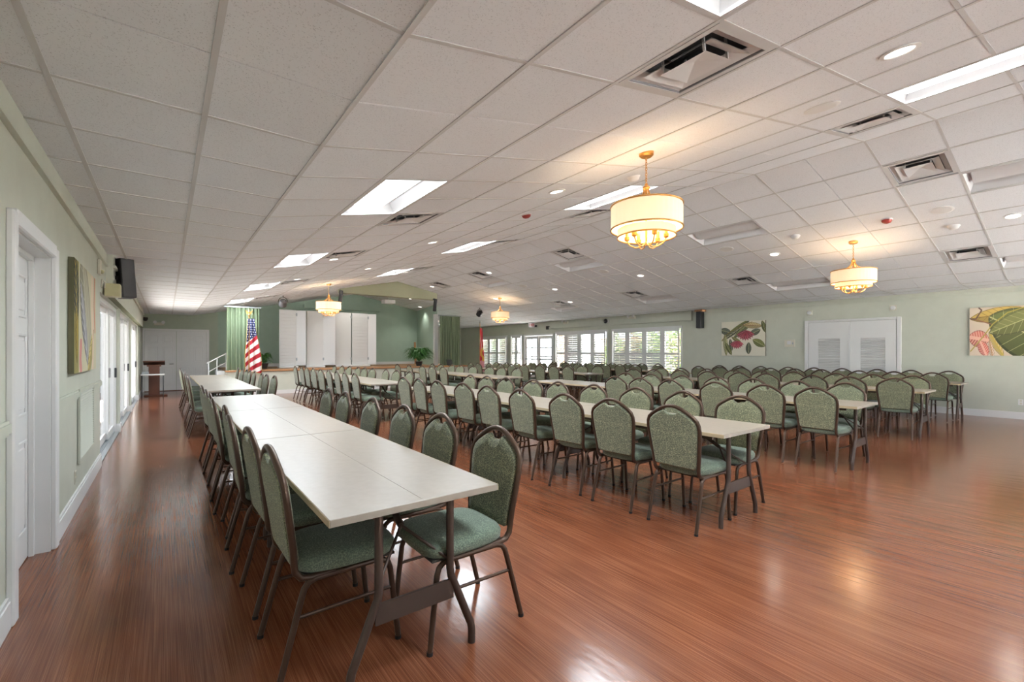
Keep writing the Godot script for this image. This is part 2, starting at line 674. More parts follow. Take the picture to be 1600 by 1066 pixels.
# ---------------------------------------------------------------- shell
func build_shell() -> void:
	var fl := MB.new()
	# one sheet with the grain along D; thickness below
	var u := 0.9
	var vv := 2.4
	fl.quad(P(XL - 0.15, 0, DN - 0.2), P(XW + 0.2, 0, DN - 0.2), P(XW + 0.2, 0, DE + 0.2), P(XL - 0.15, 0, DE + 0.2),
		Vector2(XL / u, DN / vv), Vector2(XW / u, DN / vv), Vector2(XW / u, DE / vv), Vector2(XL / u, DE / vv))
	struct("floor", fl, M.floor, "glossy red-brown floor with fine strand grain", "floor")
	struct("floor_slab", MB.new().slab(XL - 0.3, XW + 0.3, -0.2, -0.004, DN - 0.3, DE + 0.3), M.concrete, "concrete slab under the red-brown floor", "floor")

	# left wall with the door and three sliding-door openings
	var w := MB.new()
	var o := XL - 0.15
	for s in [[DN - 0.2, 3.34, 0.0, HC], [3.34, 4.35, 2.0, HC], [4.35, 7.22, 0.0, HC], [7.22, 10.03, 2.06, HC], [10.03, 10.22, 0.0, HC], [10.22, 13.22, 2.06, HC], [13.22, 13.41, 0.0, HC], [13.41, 16.28, 2.06, HC], [16.28, DB + 0.2, 0.0, HC]]:
		w.slab(o, XL, s[2], s[3] + 0.02, s[0], s[1])
	struct("wall_left", w, M.wall, "pale sage wall with a white door and sliding glass doors", "wall")

	# right wall with shuttered windows and french doors
	w = MB.new()
	for s in [[DN - 0.2, 8.48, 0.0, HW], [8.48, 11.36, 2.16, HW], [8.48, 11.36, 0.0, 0.5], [11.36, 11.66, 0.0, HW], [11.66, 14.52, 2.16, HW], [11.66, 14.52, 0.0, 0.5], [14.52, 14.66, 0.0, HW], [14.66, 16.74, 2.14, HW], [16.74, 16.9, 0.0, HW], [16.9, 17.7, 2.12, HW], [16.9, 17.7, 0.0, 0.5], [17.7, 18.1, 0.0, HW], [18.1, 20.4, 2.1, HW], [18.1, 20.4, 0.0, 0.5], [20.4, DE + 0.2, 0.0, HW]]:
		w.slab(XW, XW + 0.16, s[2], s[3] + 0.02, s[0], s[1])
	struct("wall_right", w, M.wall, "sage wall with shuttered windows and leafy paintings", "wall")

	# back wall left of and behind the stage; the hall runs on to the right of it
	w = MB.new()
	w.slab(XL - 0.15, 1.5, 0, HC + 0.2, DB, DB + 0.15)
	struct("wall_back", w, M.wall_back, "sage wall round the white double doors", "wall")
	w = MB.new()
	var g := [[1.5, 3.4], [3.4, XR], [XR, 9.3]]
	for s in g:
		var a := P(s[0], 0, DB)
		var b := P(s[1], 0, DB)
		var c := P(s[1], ceil_y(s[1]) + 0.1, DB)
		var d := P(s[0], ceil_y(s[0]) + 0.1, DB)
		w.quad(a, b, c, d)
		var k := Vector3(0, 0, -0.15)
		w.quad(b + k, a + k, d + k, c + k)
	struct("wall_stage", w, M.wall_deep, "deep green wall behind the stage", "wall")
	w = MB.new()
	# splayed wall at the stage's side, then straight back along the wing
	var pts := [P(8.93, 0, 17.0), P(9.3, 0, DB), P(9.3, 0, DE)]
	for i in 2:
		var p: Vector3 = pts[i]
		var q: Vector3 = pts[i + 1]
		var top := Vector3(0, 3.5, 0)
		var th := Vector3(0.12, 0, 0)
		w.quad(p, q, q + top, p + top)
		w.quad(q + th, p + th, p + th + top, q + th + top)
		if i == 0:
			w.quad(p + th, p, p + top, p + th + top)
	struct("wall_wing", w, M.wall_deep, "green side wall of the stage", "wall")
	struct("wall_far", MB.new().slab(9.3, XW + 0.16, 0, 3.4, DE, DE + 0.15), M.wall, "pale wall at the far end beside the shutters", "wall")

	# roof over everything, well above the tiles
	w = MB.new()
	var xs := [XL - 0.2, X3, XR, XK, XW + 0.2]
	for i in 4:
		var y0 := ceil_y(xs[i]) + 0.45
		var y1 := ceil_y(xs[i + 1]) + 0.45
		var a := P(xs[i], y0, DN - 0.3)
		var b := P(xs[i + 1], y1, DN - 0.3)
		var c := P(xs[i + 1], y1, DE + 0.3)
		var d := P(xs[i], y0, DE + 0.3)
		var k := Vector3(0, 0.12, 0)
		w.quad(d, c, b, a)
		w.quad(a + k, b + k, c + k, d + k)
	w.slab(XL - 0.2, XL - 0.1, HC, HC + 0.5, DN - 0.3, DE + 0.3)
	w.slab(XW + 0.1, XW + 0.2, HW, HW + 0.5, DN - 0.3, DE + 0.3)
	w.slab(XL - 0.2, XW + 0.2, HC, HR + 0.6, DN - 0.3, DN - 0.2)
	w.slab(XL - 0.2, XW + 0.2, HC, HR + 0.6, DE + 0.15, DE + 0.3)
	struct("roof", w, M.cavity, "roof deck above the tiled ceiling", "roof")

	# trims
	var bb := MB.new()
	for s in [[DN, 3.25], [4.45, 7.2]]:
		bb.slab(XL, XL + 0.018, 0, 0.13, s[0], s[1])
		bb.slab(XL, XL + 0.012, 0.13, 0.15, s[0], s[1])
	for s in [[10.0, 10.25], [13.19, 13.44], [16.25, DB]]:
		bb.slab(XL - 0.16, XL + 0.018, 0, 0.14, s[0], s[1])
	struct("baseboard_left", bb, M.white, "white baseboard along the sliding-door wall", "baseboard")
	bb = MB.new()
	for s in [[DN, 2.84], [4.83, 14.6], [16.8, DE]]:
		bb.slab(XW - 0.018, XW, 0, 0.14, s[0], s[1])
	struct("baseboard_right", bb, M.white, "white baseboard along the shuttered wall", "baseboard")
	bb = MB.new()
	for s in [[DN, 3.25], [4.45, 5.46], [6.5, 7.22]]:
		bb.slab(XL, XL + 0.02, 0.955, 1.0, s[0], s[1])
		bb.slab(XL, XL + 0.012, 0.94, 1.015, s[0], s[1])
	struct("trim_1", bb, M.wall, "sage chair rail on the sliding-door wall", "chair rail")
	bb = MB.new()
	for s in [[DN, 2.84], [4.83, 8.4]]:
		bb.slab(XW - 0.02, XW, 0.99, 1.04, s[0], s[1])
		bb.slab(XW - 0.012, XW, 0.97, 1.06, s[0], s[1])
	struct("trim_2", bb, M.wall, "sage chair rail on the shuttered wall", "chair rail")
	bb = MB.new()
	bb.slab(XL, XL + 0.03, HC - 0.17, HC - 0.14, DN, 7.8)
	bb.slab(XL, XL + 0.012, HC - 0.14, HC, DN, 7.8)
	struct("trim_3", bb, M.wall, "picture rail under the ceiling on the sliding-door wall", "moulding")
	bb = MB.new()
	bb.slab(XW - 0.035, XW, HW - 0.05, HW, DN, 8.0)
	bb.slab(XW - 0.02, XW, HW - 0.12, HW - 0.05, DN, 8.0)
	struct("trim_4", bb, M.wall, "crown moulding on the shuttered wall", "moulding")


# ---------------------------------------------------------------- ceiling
var columns := []
var holes := {}
var troffer_cells := {}


func row_d(j: int) -> float:
	return ROW0 + PITCH * j


func build_columns() -> void:
	columns = [[XL, -0.43], [-0.43, 0.165], [0.165, X3]]
	for k in 9:
		columns.append([X3 + (XR - X3) / 9 * k, X3 + (XR - X3) / 9 * (k + 1)])
	for k in 9:
		columns.append([XR + (XK - XR) / 9 * k, XR + (XK - XR) / 9 * (k + 1)])
	columns.append([XK, XK + 0.63])
	columns.append([XK + 0.63, XW])


func lcol(k: int) -> int:
	return 3 + k


func rcol(k: int) -> int:
	return 12 + k


func build_ceiling() -> void:
	build_columns()
	# where a fixture takes the place of a tile: column, row -> true
	for k in [-6, 2, 8, 14, 20]:
		for col in [lcol(1), lcol(6), rcol(2), rcol(7)]:
			if k == 20 and col != lcol(1):
				continue
			var j: int = k if k > 0 else -4
			holes[Vector2i(col, j)] = true
			holes[Vector2i(col, j + 1)] = true
			troffer_cells[Vector2i(col, j + 1)] = j
	for hv in vent_spots():
		holes[hv] = true
	var c := struct("ceiling", null, null, "white suspended ceiling of square mineral-fibre tiles", "ceiling")
	var all := []
	for ci in columns.size():
		var x0: float = columns[ci][0]
		var x1: float = columns[ci][1]
		var xm := (x0 + x1) / 2
		for j in range(-8, 33):
			if holes.has(Vector2i(ci, j)):
				continue
			var d := row_d(j) + PITCH / 2
			var p := Vector3(xm, ceil_y(xm), -d)
			# how large it shows
			var to := p - Vector3(0, H_EYE, 0)
			var fw := Vector3(sin(YAW), 0, -cos(YAW))
			var rt := Vector3(cos(YAW), 0, sin(YAW))
			var dep := to.dot(fw)
			var seen := 0.0
			if dep > 0.3:
				var px := 800 + FOCAL * to.dot(rt) / dep
				var py := 549 - FOCAL * to.y / dep
				if px > -120 and px < 1720 and py > -120 and (d < DB or xm > 9.3):
					seen = (x1 - x0) * to.normalized().dot(ceil_basis(xm).y) / to.length_squared()
			all.append([seen, ci, p, xm])
	all.sort_custom(func(a, b): return a[0] > b[0])
	var shapes := {}
	var rest := MB.new()
	for i in all.size():
		var ci: int = all[i][1]
		var wd: float = (columns[ci][1] - columns[ci][0]) / cos(ceil_tilt(all[i][3]))
		var b := ceil_basis(all[i][3])
		var size := Vector3(wd - 0.006, 0.016, PITCH - 0.006)
		if i < 300 and all[i][0] > 0.0:
			if not shapes.has(ci):
				shapes[ci] = MB.new().cbox(Vector3(0, 0.008, 0), size, 0.003).mesh()
			var o := part("tile", shapes[ci], M.tile, c)
			o.transform = Transform3D(b, all[i][2])
		else:
			rest.box(all[i][2] + b.y * 0.008, size, b)
	var far := part("far_tiles", rest, M.tile, c)
	far.set_meta("kind", "stuff")
	# T-bars: long runners along D and cross tees along X, proud of the tiles
	for ci in range(1, columns.size()):
		var x: float = columns[ci][0]
		var b := ceil_basis(x + 0.01)
		if is_equal_approx(x, XR):
			b = Basis()
		part("runner", MB.new().box(Vector3.ZERO, Vector3(0.026, 0.005, DE - DN + 0.2)), M.grid, c, Vector3(x, ceil_y(x) - 0.003, -(DE + DN) / 2)).basis = b
	var bars := {}
	for seg in [[0, 3], [3, 12], [12, 21], [21, 23]]:
		for j in range(-8, 34):
			var from: int = seg[0]
			for ci in range(seg[0], seg[1] + 1):
				# no tee where a long fixture spans the joint
				if ci < seg[1] and not (troffer_cells.get(Vector2i(ci, j), -1) == j - 1):
					continue
				if ci > from:
					var x0: float = columns[from][0]
					var x1: float = columns[ci - 1][1]
					var xm := (x0 + x1) / 2
					var l := (x1 - x0) / cos(ceil_tilt(xm))
					var key := snappedf(l, 0.001)
					if not bars.has(key):
						bars[key] = MB.new().box(Vector3.ZERO, Vector3(l, 0.004, 0.022)).mesh()
					var o := part("cross_tee", bars[key], M.grid, c)
					o.transform = Transform3D(ceil_basis(xm), Vector3(xm, (ceil_y(x0 + 0.001) + ceil_y(x1 - 0.001)) / 2 - 0.002, -row_d(j)))
				from = ci + 1


func vent_spots() -> Array:
	var a := []
	for j in [-2, 4, 8, 14, 20]:
		a.append(Vector2i(lcol(2), j))
	for j in [-2, 4, 8, 14]:
		a.append(Vector2i(lcol(7), j))
	for j in [-2, 8, 14, 18]:
		a.append(Vector2i(rcol(1), j))
	for j in [-2, 4, 9, 14]:
		a.append(Vector2i(rcol(6), j))
	return a


func build_fixtures() -> void:
	# troffers: two by four feet, lit over the first slope, unlit over the second
	var lit := make_troffer(true)
	var off := make_troffer(false)
	var first := {true: true, false: true}
	for col in [lcol(1), lcol(6), rcol(2), rcol(7)]:
		var n := 0
		for j in [-4, 2, 8, 14, 20] if col == lcol(1) else [-4, 2, 8, 14]:
			var on: bool = col < rcol(0)
			var xm: float = (columns[col][0] + columns[col][1]) / 2
			var where: String = {lcol(1): "above the first table row", lcol(6): "left of the ceiling ridge", rcol(2): "right of the ceiling ridge", rcol(7): "near the shuttered wall"}[col]
			var label := "%s recessed fluorescent troffer %s, %s from the camera" % ["glowing white" if on else "unlit grey", where, ordinal(n)]
			var o: Node3D
			if first[on]:
				o = lit if on else off
				o.set_meta("label", label)
				first[on] = false
			else:
				o = copy(lit if on else off, "ceiling_troffer", label)
			o.set_meta("group", "lit ceiling troffers" if on else "unlit ceiling troffers")
			o.transform = Transform3D(ceil_basis(xm), Vector3(xm, ceil_y(xm), -(row_d(j) + PITCH)))
			n += 1
	# air diffusers
	var vent := make_vent()
	var used := false
	var count := {}
	for s in vent_spots():
		var xm: float = (columns[s.x][0] + columns[s.x][1]) / 2
		var k: int = count.get(s.x, 0)
		count[s.x] = k + 1
		var where: String = {lcol(2): "above the first table row", lcol(7): "just left of the ridge", rcol(1): "just right of the ridge", rcol(6): "towards the shuttered wall"}[s.x]
		var label := "square stepped air diffuser with dark duct %s, %s from the camera" % [where, ordinal(k)]
		var o: Node3D = copy(vent, "air_diffuser", label) if used else vent
		o.set_meta("label", label)
		o.set_meta("group", "square ceiling air diffusers")
		used = true
		o.transform = Transform3D(ceil_basis(xm), Vector3(xm, ceil_y(xm), -(row_d(s.y) + PITCH / 2)))
	# downlights
	var dl := make_downlight()
	used = false
	var spots := []
	for k in 5:
		spots.append([3.58, 0.76 + 3.07 * k, "along the middle of the first slope"])
	for k in 5:
		spots.append([9.33, 0.76 + 3.1 * k, "along the middle of the second slope"])
	for d in [8.0, 10.7, 14.4]:
		spots.append([2.28, d, "beside the diffusers above the first table row"])
	for d in [10.7, 14.2]:
		spots.append([7.36, d, "just right of the ridge"])
	spots.append([5.3, 11.8, "just left of the ridge"])
	spots.append([10.6, 10.7, "towards the shuttered wall"])
	spots.append([5.35, 16.9, "over the stage left of the ridge"])
	spots.append([7.9, 17.2, "over the stage right of the ridge"])
	spots.append([8.9, 18.3, "over the stage by its side wall"])
	spots.append([11.0, 20.6, "in the far bay behind the curtain"])
	spots.append([11.6, 21.5, "in the far bay behind the curtain"])
	count = {}
	for s in spots:
		var k: int = count.get(s[2], 0)
		count[s[2]] = k + 1
		var label := "lit round recessed downlight %s, %s from the camera" % [s[2], ordinal(k)]
		var o: Node3D = copy(dl, "downlight", label) if used else dl
		o.set_meta("label", label)
		o.set_meta("group", "round recessed downlights")
		used = true
		o.transform = Transform3D(ceil_basis(s[0]), Vector3(s[0], ceil_y(s[0]) - 0.002, -s[1]))
	# ceiling loudspeaker grilles
	var sp := thing("ceiling_speaker", "", "speaker", Vector3.ZERO, 0, "round ceiling loudspeakers")
	part("rim", MB.new().lathe([Vector2(0.098, -0.012), Vector2(0.125, -0.006), Vector2(0.125, 0.0)], 28), M.white_matte, sp)
	part("grille", MB.new().lathe([Vector2(0.0, -0.011), Vector2(0.098, -0.011)], 28), M.grid, sp)
	used = false
	for s in [[4.23, 1.39, "left of the ridge by the nearest diffusers"], [8.7, 1.38, "right of the ridge, nearest of its row"], [8.7, 4.47, "right of the ridge, second of its row"], [8.7, 7.6, "right of the ridge, third of its row"], [8.7, 10.8, "right of the ridge, fourth of its row"]]:
		var label: String = "round white loudspeaker grille in ceiling " + s[2]
		var o: Node3D = copy(sp, "ceiling_speaker", label, "round ceiling loudspeakers") if used else sp
		o.set_meta("label", label)
		used = true
		o.transform = Transform3D(ceil_basis(s[0]), Vector3(s[0], ceil_y(s[0]) - 0.001, -s[1]))
	# smoke and heat detectors
	for s in [[4.08, 5.0, true, "red dome heat detector left of the ceiling ridge"], [8.7, 2.0, true, "red dome heat detector right of the ceiling ridge"], [9.34, 1.36, false, "white dome smoke detector beside the nearest ceiling loudspeaker"], [4.2, 3.23, false, "white dome smoke detector behind the nearest chandelier"], [8.68, 3.25, false, "white dome smoke detector right of the ridge by chandelier"]]:
		var o := thing("smoke_detector", s[3], "detector", Vector3.ZERO)
		o.transform = Transform3D(ceil_basis(s[0]), Vector3(s[0], ceil_y(s[0]) - 0.001, -s[1]))
		part("base_plate", MB.new().lathe([Vector2(0.07, -0.012), Vector2(0.075, 0.0)], 20), M.white_matte, o)
		part("dome", MB.new().lathe([Vector2(0.0, -0.055), Vector2(0.03, -0.052), Vector2(0.055, -0.038), Vector2(0.066, -0.012)], 20, Vector3.ZERO, Basis(), false), M.red if s[2] else M.white_matte, o)
	# chandeliers
	var ch := make_chandelier()
	used = false
	for s in [[3.53, 2.57, "largest and nearest brass drum chandelier with cream shade over second row"], [9.34, 2.6, "brass drum chandelier with cream shade before the louvred double doors"], [3.53, 12.85, "brass drum chandelier with cream shade before the white stage panels"], [9.34, 12.9, "brass drum chandelier with cream shade before the far shuttered windows"]]:
		var o: Node3D = copy(ch, "chandelier", s[2], "brass drum chandeliers") if used else ch
		o.set_meta("label", s[2])
		o.set_meta("group", "brass drum chandeliers")
		used = true
		o.position = Vector3(s[0], ceil_y(s[0]), -s[1])


func make_troffer(on: bool) -> Node3D:
	var o := thing("ceiling_troffer", "", "ceiling light")
	var w := 0.585
	var l := PITCH * 2 - 0.03
	var h := 0.10
	var hs := MB.new()
	# shallow pan: sloped sides up to a flat back
	var lo := [Vector3(-w / 2, 0, l / 2), Vector3(w / 2, 0, l / 2), Vector3(w / 2, 0, -l / 2), Vector3(-w / 2, 0, -l / 2)]
	var hi := []
	for p in lo:
		hi.append(Vector3(p.x * 0.86, h, p.z * 0.95))
	for i in 4:
		var k := (i + 1) % 4
		hs.quad(lo[k], lo[i], hi[i], hi[k])
	hs.quad(hi[1], hi[0], hi[3], hi[2])
	part("pan", hs, M.frost if on else M.grey_lens, o)
	var fr := MB.new()
	for s in [-1, 1]:
		fr.box(Vector3(s * (w / 2 + 0.006), 0.0, 0), Vector3(0.02, 0.008, l + 0.03))
		fr.box(Vector3(0, 0.0, s * (l / 2 + 0.006)), Vector3(w, 0.008, 0.02))
	part("rim", fr, M.grid, o)
	# curved basket lens down the middle
	var rings := []
	for e in [-1.0, 1.0]:
		var ring := []
		for i in 13:
			var a := PI * i / 12.0
			ring.append(Vector3(cos(a) * 0.15, 0.085 - sin(a) * 0.065, e * (l / 2 - 0.06)))
		rings.append(ring)
	var ls := MB.new().loft(rings, false, true, true)
	part("lens", ls, M.lens if on else M.grey_lens, o)
	if on:
		var a := AreaLight3D.new()
		a.name = "troffer_light"
		a.area_size = Vector2(w - 0.04, l - 0.08)
		a.light_energy = TROFFER
		a.light_color = Color(0.93, 0.97, 1.0)
		a.area_range = 30.0
		a.shadow_enabled = true
		o.add_child(a)
		a.position = Vector3(0, 0.012, 0)
		a.rotation.x = -PI / 2
	return o


func make_vent() -> Node3D:
	var o := thing("air_diffuser", "", "vent")
	var w := 0.60
	var fr := MB.new()
	for s in [-1, 1]:
		fr.box(Vector3(s * (w / 2 - 0.02), 0.0, 0), Vector3(0.04, 0.008, w))
		fr.box(Vector3(0, 0.0, s * (w / 2 - 0.02)), Vector3(w - 0.08, 0.008, 0.04))
	part("rim", fr, M.grid, o)
	var dk := MB.new()
	var b := 0.52
	for s in [-1, 1]:
		dk.box(Vector3(s * b / 2, 0.09, 0), Vector3(0.01, 0.18, b))
		dk.box(Vector3(0, 0.09, s * b / 2), Vector3(b, 0.18, 0.01))
	dk.box(Vector3(0, 0.18, 0), Vector3(b, 0.01, b))
	part("duct", dk, M.duct, o)
	for k in [[0.272, 0.004, 0.2, 0.03], [0.205, -0.006, 0.13, 0.026]]:
		var m := MB.new()
		var q0 := []
		var q1 := []
		for c in [Vector2(-1, 1), Vector2(1, 1), Vector2(1, -1), Vector2(-1, -1)]:
			q0.append(Vector3(c.x * k[0], k[1], c.y * k[0]))
			q1.append(Vector3(c.x * k[2], k[3], c.y * k[2]))
		for i in 4:
			var n := (i + 1) % 4
			m.quad(q0[n], q0[i], q1[i], q1[n])
			var up := Vector3(0, 0.006, 0)
			m.quad(q0[i] + up, q0[n] + up, q1[n] + up, q1[i] + up)
		part("louver", m, M.frost, o)
	var cp := MB.new()
	var ap := Vector3(0, 0.02, 0)
	var q := [Vector3(-0.135, -0.014, 0.135), Vector3(0.135, -0.014, 0.135), Vector3(0.135, -0.014, -0.135), Vector3(-0.135, -0.014, -0.135)]
	for i in 4:
		cp.tri(q[(i + 1) % 4], q[i], ap)
	part("center_plate", cp, M.frost, o)
	var sup := MB.new().box(Vector3.ZERO, Vector3(0.012, 0.11, 0.012)).mesh()
	for s in [-0.12, 0.12]:
		part("support", sup, M.grid, o, Vector3(s, 0.05, 0.12))
		part("support", sup, M.grid, o, Vector3(s, 0.05, -0.12))
	return o


func make_downlight() -> Node3D:
	var o := thing("downlight", "", "ceiling light")
	part("trim_ring", MB.new().lathe([Vector2(0.072, -0.004), Vector2(0.078, -0.010), Vector2(0.1, -0.006), Vector2(0.1, 0.0)], 28), M.white, o)
	part("led_lens", MB.new().lathe([Vector2(0.0, -0.005), Vector2(0.073, -0.004)], 28), M.led, o)
	var s := SpotLight3D.new()
	s.name = "downlight_lamp"
	s.light_energy = DOWN
	s.light_color = Color(1.0, 0.98, 0.94)
	s.spot_angle = 60.0
	s.spot_angle_attenuation = 0.6
	s.spot_range = 30.0
	s.light_size = 0.07
	s.shadow_enabled = true
	o.add_child(s)
	s.position = Vector3(0, -0.02, 0)
	s.rotation.x = -PI / 2
	return o


func make_chandelier() -> Node3D:
	var o := thing("chandelier", "", "chandelier")
	part("canopy", MB.new().lathe([Vector2(0.0, -0.04), Vector2(0.05, -0.038), Vector2(0.065, -0.025), Vector2(0.068, 0.012)], 24), M.brass, o)
	# chain of oval links
	var chain := MB.new()
	for k in 10:
		var y := -0.055 - k * 0.024
		var pth := []
		for i in 11:
			var a := TAU * i / 10.0
			pth.append(Vector3(cos(a) * 0.009, y + sin(a) * 0.017, 0) if k % 2 else Vector3(0, y + sin(a) * 0.017, cos(a) * 0.009))
		chain.tube(pth, 0.0028, 6, false)
	part("chain", chain, M.brass, o)
	part("hub", MB.new().lathe([Vector2(0.02, -0.345), Vector2(0.032, -0.33), Vector2(0.032, -0.315), Vector2(0.018, -0.305), Vector2(0.012, -0.285), Vector2(0.0, -0.28)], 18), M.brass, o)
	for k in 5:
		var a := TAU * k / 5.0 + 0.3
		var pth := []
		for i in 9:
			var f := i / 8.0
			var r := 0.02 + 0.29 * pow(f, 2.2)
			pth.append(Vector3(cos(a) * r, -0.325 - 0.165 * sin(f * PI / 2), sin(a) * r))
		part("strut", MB.new().tube(pth, 0.0075, 7), M.brass, o)
	# fabric drum in two tiers
	var r1 := 0.318
	var r2 := 0.258
	part("shade", fabric_tier(r1, -0.705, -0.495), M.shade, o)
	part("lower_shade", fabric_tier(r2, -0.775, -0.705), M.shade, o)
	for rr in [[r1, -0.495], [r1, -0.705], [r2, -0.778]]:
		part("ring", hoop(rr[0] + 0.004, rr[1], 0.008), M.brass, o)
	# centre stem, curved arms, candle cups and bulbs
	part("stem", MB.new().tube([Vector3(0, -0.33, 0), Vector3(0, -0.86, 0)], 0.01, 8), M.brass, o)
	for k in 6:
		var a := TAU * k / 6.0
		var d := Vector3(cos(a), 0, sin(a))
		var arm := part("arm", MB.new().tube([Vector3(0, -0.83, 0) + d * 0.01, Vector3(0, -0.868, 0) + d * 0.05, Vector3(0, -0.872, 0) + d * 0.1, Vector3(0, -0.845, 0) + d * 0.15, Vector3(0, -0.80, 0) + d * 0.175], 0.006, 7), M.brass, o)
		part("cup", MB.new().lathe([Vector2(0.005, -0.805), Vector2(0.022, -0.795), Vector2(0.024, -0.765), Vector2(0.014, -0.76), Vector2(0.014, -0.70)], 14, d * 0.175), M.brass, arm)
		part("bulb", MB.new().lathe([Vector2(0.01, -0.70), Vector2(0.02, -0.67), Vector2(0.018, -0.64), Vector2(0.0, -0.60)], 12, d * 0.175, Basis(), false), M.bulb, arm)
	for k in 3:
		var a := TAU * k / 3.0 + 0.2
		var l := OmniLight3D.new()
		l.name = "chandelier_lamp"
		l.light_energy = BULBS
		l.light_color = Color(1.0, 0.87, 0.71)
		l.omni_range = 30.0
		l.light_size = 0.03
		l.shadow_enabled = true
		o.add_child(l, true)
		l.position = Vector3(cos(a) * 0.1, -0.64, sin(a) * 0.1)
	return o


func fabric_tier(r: float, y0: float, y1: float) -> MB:
	# softly pleated cloth cylinder
	var rings := []
	for y in [y0, y1]:
		var ring := []
		for i in 120:
			var a := TAU * i / 120.0
			var rr := r + 0.0025 * sin(a * 40.0)
			ring.append(Vector3(cos(a) * rr, y, sin(a) * rr))
		rings.append(ring)
	return MB.new().loft(rings, true, false, false, true)


func hoop(r: float, y: float, tr: float) -> MB:
	var pth := []
	for i in 41:
		var a := TAU * i / 40.0
		pth.append(Vector3(cos(a) * r, y, sin(a) * r))
	return MB.new().tube(pth, tr, 8, false)


# ---------------------------------------------------------------- doors and windows
# six-panel door leaf lying in the X = 0 plane facing +X, centred on z
func panel_leaf(parent: Node3D, called: String, z0: float, z1: float, y1: float, at_x: float, label := "") -> MeshInstance3D:
	var w := absf(z1 - z0)
	var zm := (z0 + z1) / 2
	var leaf := part(called, MB.new().box(Vector3(at_x - 0.02, y1 / 2 + 0.004, zm), Vector3(0.036, y1 - 0.008, w - 0.006)), M.white, parent)
	if label:
		leaf.set_meta("label", label)
	for s in [-1, 1]:
		for r in [[0.22, 0.80], [0.98, 1.50], [1.62, 1.88]]:
			var c := Vector3(at_x, (r[0] + r[1]) / 2 * y1 / 2.03, zm + s * w * 0.23)
			var sz := Vector3(0.0, (r[1] - r[0]) * y1 / 2.03, w * 0.30)
			var m := MB.new()
			# raised moulding frame and fielded panel
			for t in [-1, 1]:
				m.cbox(c + Vector3(0.003, 0, t * sz.z / 2), Vector3(0.012, sz.y + 0.02, 0.02), 0.004)
				m.cbox(c + Vector3(0.003, t * sz.y / 2, 0), Vector3(0.012, 0.02, sz.z), 0.004)
			m.cbox(c + Vector3(0.0, 0, 0), Vector3(0.012, sz.y - 0.07, sz.z - 0.07), 0.005)
			part("panel", m, M.white, leaf)
	return leaf


func lever(parent: Node3D, at: Vector3, dir: Vector3) -> void:
	var m := MB.new()
	m.tube([at, at + Vector3(0.05, 0, 0)], 0.012, 8)
	m.tube([at + Vector3(0.05, 0, 0), at + Vector3(0.052, 0, 0) + dir * 0.11], 0.009, 8)
	m.cbox(at + Vector3(0.004, 0, 0), Vector3(0.008, 0.06, 0.06), 0.003)
	part("handle", m, M.dark, parent)


